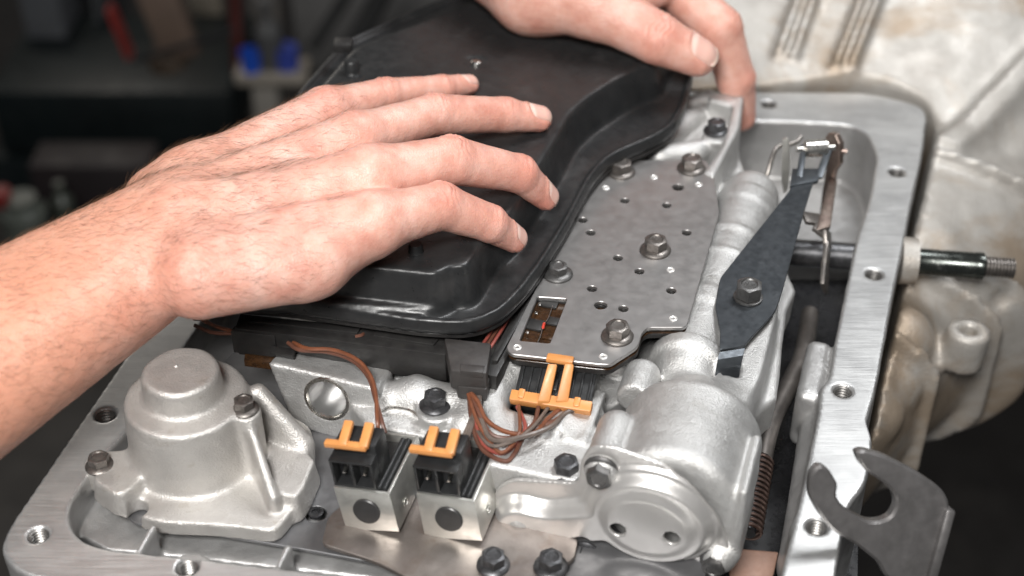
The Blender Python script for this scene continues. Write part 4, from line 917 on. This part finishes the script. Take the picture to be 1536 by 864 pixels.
# ------------------------------------------------------------------ hands
def unit(v): v = A3(v); return v/np.linalg.norm(v)
class Hand:
    def __init__(s): s.pr = []; s.fing = []; s.joints = []; s.nails = []; s.veins = []; s.tend = []
    def f(s, p):
        d = None; out = None
        for kind, a, b, r1, r2, k in s.pr:
            e = s_cap(p, a, b, r1, r2); d = e if d is None else smin(d, e, k)
        for segs in s.fing:
            g = None
            for a, b, r1, r2 in segs: e = s_cap(p, a, b, r1, r2); g = e if g is None else smin(g, e, .18)
            e = smin(d, g, .55); out = e if out is None else smin(out, e, .10)
        return out
    def disp(s, p, n):
        o = .018*vnoise(p, 1.3, 31)+.007*vnoise(p, 4.5, 32)
        dors = np.clip(n[:, 2]*1.5+.3, 0, 1)
        for j, t, dn, r, amp in s.joints:
            q = p-np.float32(j); x = q@np.float32(t); h = q@np.float32(dn); y = q@np.float32(np.cross(t, dn))
            near = np.exp(-((y/(r*.95))**4))*np.clip(h/r*1.6, 0, 1)*(np.abs(x) < 1.2)
            o += near*amp*(.050*np.exp(-(x/(.55*r))**2))                       # knuckle swell
            wig = .10*np.sin(y*7+x*3)+.16*(y/r)**2
            for x0, a, w in ((-.34, .035, .07), (-.14, .06, .065), (.05, .055, .065), (.24, .035, .065)): o -= near*amp*a*np.exp(-((x-x0*r/.9-wig*np.sign(x0+.05))/w)**2)
        for pts, w, a in s.veins:
            dd = np.full(len(p), 9., np.float32)
            for a0, b0 in zip(pts[:-1], pts[1:]):
                a2, b2 = np.float32(a0), np.float32(b0); ba = b2-a2; t = np.clip((p-a2)@ba/(ba@ba), 0, 1); dd = np.minimum(dd, np.linalg.norm(p-a2-t[:, None]*ba, axis=1))
            o += a*np.exp(-(dd/w)**2)
        for c, t, dn, hl, hw in s.nails:
            q = p-np.float32(c); x = q@np.float32(t)/hl; y = q@np.float32(np.cross(t, dn))/hw; h = q@np.float32(dn)
            r = (np.abs(x)**2.6+np.abs(y)**2.6)**(1/2.6); m = (h > -.1)
            o += m*(-.05*np.clip((1.06-r)*9, 0, 1)+.035*np.exp(-((r-1.22)/.14)**2)*(x < .6))
        return o
    def build(s, name, label, lo, hi, h, group=None):
        vs, fs = sdf_mesh(s.f, lo, hi, h, disp=s.disp)
        ob = mk(name, vs, fs, M['skin'], None, None, origin=vs.mean(0)); tag(ob, label, 'hand', group); s.vs = vs; s.fs = fs; s.ob = ob
        p = vs.astype(np.float32); red = np.zeros(len(p), np.float32)
        for j, t, dn, r, amp in s.joints: red += .55*amp*np.exp(-(np.linalg.norm(p-np.float32(j+dn*r*.6), axis=1)/(r*.75))**2)
        for segs in s.fing:
            a, b, r1, r2 = segs[-1]; red += .65*np.exp(-(np.linalg.norm(p-np.float32(b+unit(b-a)*.1), axis=1)/.75)**2)
            for a, b, r1, r2 in segs[1:]: red += .10*np.exp(-(s_cap(p, a, b, r1, r2)/.3)**2)
        for pts, w, a_ in s.veins: pass
        red = np.clip(red+.10*vnoise(p, .7, 44), 0, .9); at = ob.data.attributes.new('red', 'FLOAT', 'POINT'); at.data.foreach_set('value', red)
        tan = np.clip((s.tan0-p[:, 0])/9, 0, .85).astype(np.float32) if hasattr(s, 'tan0') else np.zeros(len(p), np.float32); ob.data.attributes.new('tan', 'FLOAT', 'POINT').data.foreach_set('value', tan)
        for c, t, dn, hl, hw in s.nails: s.nail(c, t, dn, hl, hw)
        return ob
    def nail(s, c, t, dn, hl, hw):
        n = 14; lat = np.cross(t, dn); g = np.linspace(-1, 1, n); X, Y = np.meshgrid(g, g, indexing='ij'); X, Y = X.ravel(), Y.ravel()
        # square grid squeezed to a rounded nail outline
        x = X*np.sqrt(np.maximum(1-.36*Y*Y, 0)); y = Y*np.sqrt(np.maximum(1-.30*X*X, 0))
        p = A3(c)+np.outer(x*hl, t)+np.outer(y*hw, lat)+A3(dn)*1.3; q = p.copy()
        for _ in range(40): q = q-np.outer(np.clip(s.f(q.astype(np.float32)), -.2, .2), dn)*.8
        h = (q-A3(c))@A3(dn); hm = np.median(h); q = q+np.outer(np.maximum(hm-.34-h, 0), dn); lo_ = np.where(x > .75, .012, 0)
        edge = np.maximum(np.abs(X), np.abs(Y)); q = q+np.outer(.004+.010*(1-edge**6)+lo_, dn); k = n*n
        vs = np.vstack([q, q-A3(dn)*.045]); fs = []
        for i in range(n-1):
            for j in range(n-1):
                a = i*n+j; fs.append((a, a+1, a+n+1, a+n)); fs.append((a+k+n, a+k+n+1, a+k+1, a+k))
        bd = [i for i in range(n)]+[n*i+n-1 for i in range(1, n)]+[n*n-2-i for i in range(n-1)]+[n*(n-2-i) for i in range(n-2)]
        for i in range(len(bd)): a, b = bd[i], bd[(i+1) % len(bd)]; fs.append((a, b, b+k, a+k))
        o = mk('fingernail', vs, fs, M['nail'], s.ob, 50); o.data.attributes.new('tip', 'FLOAT', 'POINT').data.foreach_set('value', np.tile(X*.5+.5, 2).astype(np.float32))
    def finger(s, pts, rs, wr=1.0, nail=None, dn0=None):
        pts = [A3(p) for p in pts]; segs = []
        for i in range(len(pts)-1): segs.append((pts[i], pts[i+1], rs[i], rs[i+1]))
        a, b = pts[-2], pts[-1]; s.fing.append(segs)
        for i in range(1, len(pts)-1):
            t = unit(unit(pts[i+1]-pts[i])+unit(pts[i]-pts[i-1])); ref = A3(dn0) if dn0 is not None else Z; dn = unit(ref-t*np.dot(ref, t)); s.joints.append((pts[i], t, dn, rs[i], wr*(1. if i == 1 else .6)))
        if nail:
            t = unit(b-a); ref = A3(nail[0]); dn = unit(ref-t*np.dot(ref, t)); s.nails.append((b+t*nail[3], t, dn, nail[1], nail[2]))
def hairs(hand, n, test, flow, ln=(.35, .8), rad=.0042, seed=3):
    r = np.random.default_rng(seed); vs, fs = hand.vs, hand.fs; A = vs[fs[:, 0]]; nn = np.cross(vs[fs[:, 2]]-A, vs[fs[:, 3]]-vs[fs[:, 1]]); nl = np.linalg.norm(nn, axis=1); nn = nn/(nl[:, None]+1e-9)
    w = test(A, nn)*nl; idx = r.choice(len(A), n, p=w/w.sum()); mb_v = []; mb_f = []; base = 0
    for k, i in enumerate(idx):
        p = A[i]+(vs[fs[i, 2]]-A[i])*r.random(); N = nn[i]; d = flow(p)+r.normal(size=3)*.45; d -= N*np.dot(d, N); d = unit(d); L_ = r.uniform(*ln); cv = r.normal()*.35; sd_ = np.cross(N, d); lift = r.uniform(.10, .45)
        prev = []
        for j in range(5):
            t = j/4; c = p+d*L_*t+N*(L_*lift*(t-.45*t*t)-.01)+sd_*cv*L_*t*t; rr = rad*(1-.8*t)
            for q in range(3): an = 2.094*q; mb_v.append(c+sd_*rr*math.cos(an)+N*rr*math.sin(an))
        for j in range(4):
            for q in range(3): fs_ = (base+j*3+q, base+j*3+(q+1) % 3, base+j*3+3+(q+1) % 3, base+j*3+3+q); mb_f.append(fs_)
        base += 15
    o = mk('arm_hair', np.array(mb_v), np.array(mb_f), M['hair'], hand.ob, None); o['kind'] = 'stuff'
# ---- the hand that comes from the lower left, palm down on the filter
H = Hand(); H.tan0 = -9.; W0 = P(272, 352, 7.3); pr = lambda a, b, r1, r2=None, k=.8: H.pr.append(('c', A3(a), A3(b), r1, r1 if r2 is None else r2, k))
wp = P(270+54, 350+84, 7.3)-P(270, 350, 7.3); wp = unit(wp)
EL = P(-170, 640, 4.8)
pr(W0-wp*.95, EL-wp*1.15, 1.95, 3.3); pr(W0+wp*.72, EL+wp*.75, 1.9, 2.85, .9)
pr(W0-wp*.2, P(330, 330, 7.6), 1.8, 1.6, .9)
mc = [P(560, 334, 8.1), P(556, 262, 8.65), P(533, 207, 8.45), P(488, 166, 7.9)]
cb = [P(312, 392, 7.4), P(305, 345, 7.6), P(298, 305, 7.6), P(292, 275, 7.3)]
for m_, c_, r1, r2 in zip(mc, cb, (1.45, 1.4, 1.35, 1.35), (1.12, 1.12, 1.02, .95)): pr(c_, m_, r1, r2, .8)
pr(P(300, 415, 7.6), P(470, 392, 7.4), 1.55, 1.35, .9); pr(P(440, 300, 7.5), P(330, 350, 7.5), 1.3, 1.4, .8)
pr(P(450, 390, 7.4), P(548, 352, 7.5), 1.2, .95, .7)
pr(P(300, 275, 7.3), P(232, 300, 7.0), 1.25, 1.2, 1.2)                          # end of the ulna
H.finger([mc[0], P(660, 309, 7.75), P(733, 335, 6.45), P(770, 358, 5.22)], (1.12, .93, .75, .58), nail=(A3([.1, -.35, 1]), .58, .44, -.02))
H.finger([mc[1], P(677, 241, 8.2), P(778, 260, 6.75), P(818, 295, 5.15)], (1.10, .99, .79, .58), nail=(A3([.15, -.3, 1]), .62, .46, -.05))
H.finger([mc[2], P(651, 172, 7.9), P(756, 172, 6.9), P(808, 178, 6.38)], (1.0, .89, .77, .60), nail=(A3([.05, -.25, 1]), .62, .47, -.08))
H.finger([mc[3], P(577, 142, 7.5), P(662, 133, 6.7), P(703, 127, 6.25)], (.93, .72, .60, .47), nail=(A3([0, -.2, 1]), .52, .38, -.05))
H.fing.append([(P(452, 405, 7.0), P(530, 372, 6.5), 1.0, .8), (P(530, 372, 6.5), P(560, 330, 6.35), .8, .55)])   # thumb tucked beneath
for i, (m_, c_) in enumerate(zip(mc, cb)):
    H.veins.append(([m_+Z*.75, (m_+c_)/2+Z*1.15, c_+Z*1.3], .30, .05))
    t = unit(m_-c_); H.joints.append((m_, t, unit(Z-t*t[2]), 1.1, .28))
vn = lambda l, z=9.3: [P(x, y, z) for x, y in l]
for l, w_, a_ in (([(230,300),(300,275),(345,280),(400,245),(455,238),(500,222)], .17, .055), ([(345,280),(395,310),(450,300),(520,300)], .16, .045), ([(260,380),(330,350),(395,345),(470,345)], .17, .04), ([(120,420),(190,350),(250,320),(300,330)], .2, .04)): H.veins.append((vn(l), w_*2.0, a_*1.7))
lo = np.minimum(EL, mc[3])-A3([3, 3.5, 0]); 
H.build('hand', 'bare left hand and forearm lying palm down across the black filter', (P(-60, 600, 5)[0], -27, 2.0), (3.2, 7.4, 11.6), .068, 'hands gripping the filter')
fl_dir = unit(P(420, 330, 8)-P(200, 380, 8)); arm_t = lambda A, N: np.clip(N[:, 2]+.75, 0, 1)*((A[:, 0] < -6.5)*1.0+(A[:, 0] < -9)*1.6)
hairs(H, 6200, arm_t, lambda p: fl_dir*1.0+wp*.55, (.3, .85), .0040)
# ---- the hand from the top: thumb on the far corner, index finger curled over the edge
H2 = Hand(); pr2 = lambda a, b, r1, r2=None, k=.8: H2.pr.append(('c', A3(a), A3(b), r1, r1 if r2 is None else r2, k))
tb0, tb1, tb2, tb3 = P(800, -14, 7.9), P(893, 8, 7.9), P(985, 58, 7.0), P(1046, 86, 6.1)
pr2(P(640, -150, 9), tb0, 2.6, 2.05); pr2(P(700, -190, 9.2), P(980, -70, 8.6), 2.4, 1.5, 1.0); pr2(tb0, tb1, 2.0, 1.55, .9); pr2(P(830, -60, 8.4), P(990, -45, 8.3), 1.9, 1.3, 1.0)
pr2(tb1, P(985, -20, 8.0), 1.3, 1.0, .9)
pr2(P(980, -80, 8.6), P(1040, -90, 8.2), 1.3, 1.2)
H2.finger([tb1, tb2, tb3], (1.5, 1.22, .95), wr=1.0, nail=(A3([-.05, -.35, 1]), .84, .70, .05), dn0=A3([-.2, -.3, 1]))
H2.finger([P(1000, -32, 7.7), P(1080, 42, 6.3), P(1104, 118, 3.6), P(1112, 176, 1.2)], (1.25, 1.08, .98, .74), wr=.8, dn0=A3([1, .2, .4]))
H2.finger([P(1040, -90, 8.2), P(1110, -30, 7.2), P(1150, 60, 4.0), P(1148, 110, 2.0)], (1.1, .9, .75, .6), dn0=A3([1, .2, .4])) if False else None
H2.build('hand', 'bare right hand with its thumb pressed on the far corner of the filter', (-6, 2, .3), (17, 26, 13), .075, 'hands gripping the filter')

# ------------------------------------------------------------------ blurred workshop clutter, far behind
NY = A3([0, 1, 0])
def at(x, y, Y): return PV(x, y, A3([0, Y, 0]), NY)
def bgm(name, c, rough=.6): M[name] = mat(name, c, tuple(x*.7 for x in c), rough, 0, 9, .1); return M[name]
def bgbox(name, x0, y0, x1, y1, Y, depth, m, label, cat, tilt=0, group=None, b=.5):
    a, c = at(x0, y0, Y), at(x1, y1, Y); ctr = (a+c)/2+NY*depth/2; w, h = abs(c[0]-a[0]), abs(c[2]-a[2]); t = math.radians(tilt)
    ax = A3([math.cos(t), 0, math.sin(t)]); az = A3([-math.sin(t), 0, math.cos(t)])
    o = MB().box(ctr, ax, NY, az, w, depth, h, b).build(name, m, None, 35, ctr-az*h/2); return tag(o, label, cat, group)
greym = bgm('grey_locker_paint', (.115, .12, .13)); bgbox('locker', 14, -60, 118, 150, 190, 20, greym, 'grey metal locker at the far left of the workshop', 'locker')
bgbox('locker', 124, -60, 172, 150, 196, 20, bgm('dark_locker_paint', (.09, .095, .10)), 'narrow darker grey locker right of the wide one', 'locker')
cb_ = thing('tool_cart', 'dark green black tool cart below the lockers', 'tool cart', at(180, 300, 170))
for (x0, y0, x1, y1) in ((-20, 138, 358, 232), (-20, 238, 358, 420)):
    a, c = at(x0, y0, 170), at(x1, y1, 170); MB().box((a+c)/2+NY*15, RT, NY, Z, c[0]-a[0], 30, a[2]-c[2], .8).build('drawer', bgm('cart_paint', (.004, .009, .010), .5), cb_)
bgbox('cardboard_sheet', 205, -40, 286, 92, 150, 3, bgm('cardboard', (.18, .125, .095)), 'brown cardboard sheet leaning behind the tool cart', 'cardboard', 12)
bgbox('red_strip', 168, 15, 186, 92, 152, 3, bgm('red_paint', (.32, .03, .022)), 'dark red strip beside the brown cardboard', 'strip', 12)
bgbox('brown_bag', 212, 86, 282, 126, 148, 10, bgm('brown_bag', (.075, .052, .035)), 'dark brown bag below the cardboard sheet', 'bag', 10, b=3)
bgbox('beige_panel', 270, -60, 346, 120, 200, 4, bgm('beige_paint', (.30, .26, .205)), 'beige wall panel behind the red pole', 'panel')
bgbox('grey_panel', 430, -60, 720, 110, 190, 4, bgm('grey_paint', (.17, .165, .16)), 'light grey panel behind the black filter', 'panel')
bgbox('pale_panel', 364, -60, 428, 90, 200, 4, bgm('pale_paint', (.24, .22, .20)), 'pale panel between the red pole and the grey panel', 'panel')
p0, p1 = at(349, -60, 160), at(358, 108, 160)
o = MB().tube([p0, p1], 1.0, 14).build('pole', bgm('dark_red_paint', (.10, .022, .018))); tag(o, 'dark red upright pole by the blue cup', 'pole')
def turned(name, x, y0, y1, Y, prof, m, label, cat):
    a, c = at(x, y1, Y), at(x, y0, Y); h = c[2]-a[2]; o = MB().lathe([(r*h, t*h) for r, t in prof], a, Z, 24).build(name, m, None, 30, a); return tag(o, label, cat)
turned('cup', 378, 76, 107, 153.6, [(.36, 0), (.40, .04), (.46, 1), (.42, 1), (.37, .08), (.0001, .08)], bgm('blue_plastic', (.02, .10, .60), .4), 'blue plastic cup on the white pedestal', 'cup')
turned('paint_can', 432, 70, 104, 154.5, [(.45, 0), (.47, .03), (.47, .97), (.45, 1), (.40, .96), (.0001, .96)], bgm('blue_label', (.04, .07, .38)), 'blue can on the white pedestal behind the cup', 'can')
turned('spray_bottle', 408, -4, 102, 155, [(.17, 0), (.18, .02), (.18, .55), (.10, .66), (.06, .7), (.06, .85), (.10, .86), (.10, .97), (.0001, 1)], bgm('grey_bottle', (.10, .10, .10)), 'tall grey bottle standing behind the blue cup', 'bottle')
pd = thing('pedestal', 'white pedestal table holding the blue cup', 'pedestal', at(405, 330, 156))
a, c = at(350, 112, 152), at(462, 130, 152); MB().box((a+c)/2+NY*3, RT, NY, Z, c[0]-a[0], 6, a[2]-c[2], .5).build('top', bgm('white_paint', (.36, .32, .27)), pd)
a, c = at(376, 131, 153), at(440, 360, 153); MB().box((a+c)/2+NY*4, RT, NY, Z, c[0]-a[0], 8, a[2]-c[2], .5).build('column', bgm('white_paint_column', (.27, .25, .22)), pd)
for k, (xa, ya, xb, yb, r, lab) in enumerate(((590, -40, 530, 70, 1.6, 'dark slanted bar on the grey panel, nearer the filter top'), (535, -30, 470, 70, 1.0, 'thin dark slanted bar on the grey panel, farther left'))):
    o = MB().tube([at(xa, ya, 150), at(xb, yb, 150)], r, 12).build('slanted_bar', bgm('dark_bar', (.03, .03, .03)), None, 35); tag(o, lab, 'bar')
o = MB().tube([at(200, 92, 140), at(350, 46, 140)], .45, 10).build('thin_rod', M['dark']); tag(o, 'thin dark rod crossing in front of the beige panel', 'rod')
bgbox('dark_crate', 40, 250, 250, 400, 120, 7, bgm('plum_plastic', (.012, .007, .008)), 'dark plum coloured crate behind the forearm', 'crate')
turned('jar', 45, 296, 360, 112, [(.40, 0), (.45, .04), (.45, .7), (.3, .82), (.3, 1), (.0001, 1)], bgm('pale_jar', (.10, .11, .095), .35), 'pale glass jar in the dark beyond the forearm', 'jar')
turned('small_bottle', 101, 274, 336, 114, [(.20, 0), (.22, .03), (.22, .6), (.1, .75), (.1, 1), (.0001, 1)], bgm('green_grey_bottle', (.055, .062, .05), .4), 'small grey green bottle beside the pale jar', 'bottle')
turned('red_tin', 6, 284, 306, 112, [(.5, 0), (.55, .1), (.55, .9), (.45, 1), (.0001, 1)], bgm('red_plastic', (.22, .015, .012), .4), 'small red tin at the far left edge beside the pale jar', 'tin')
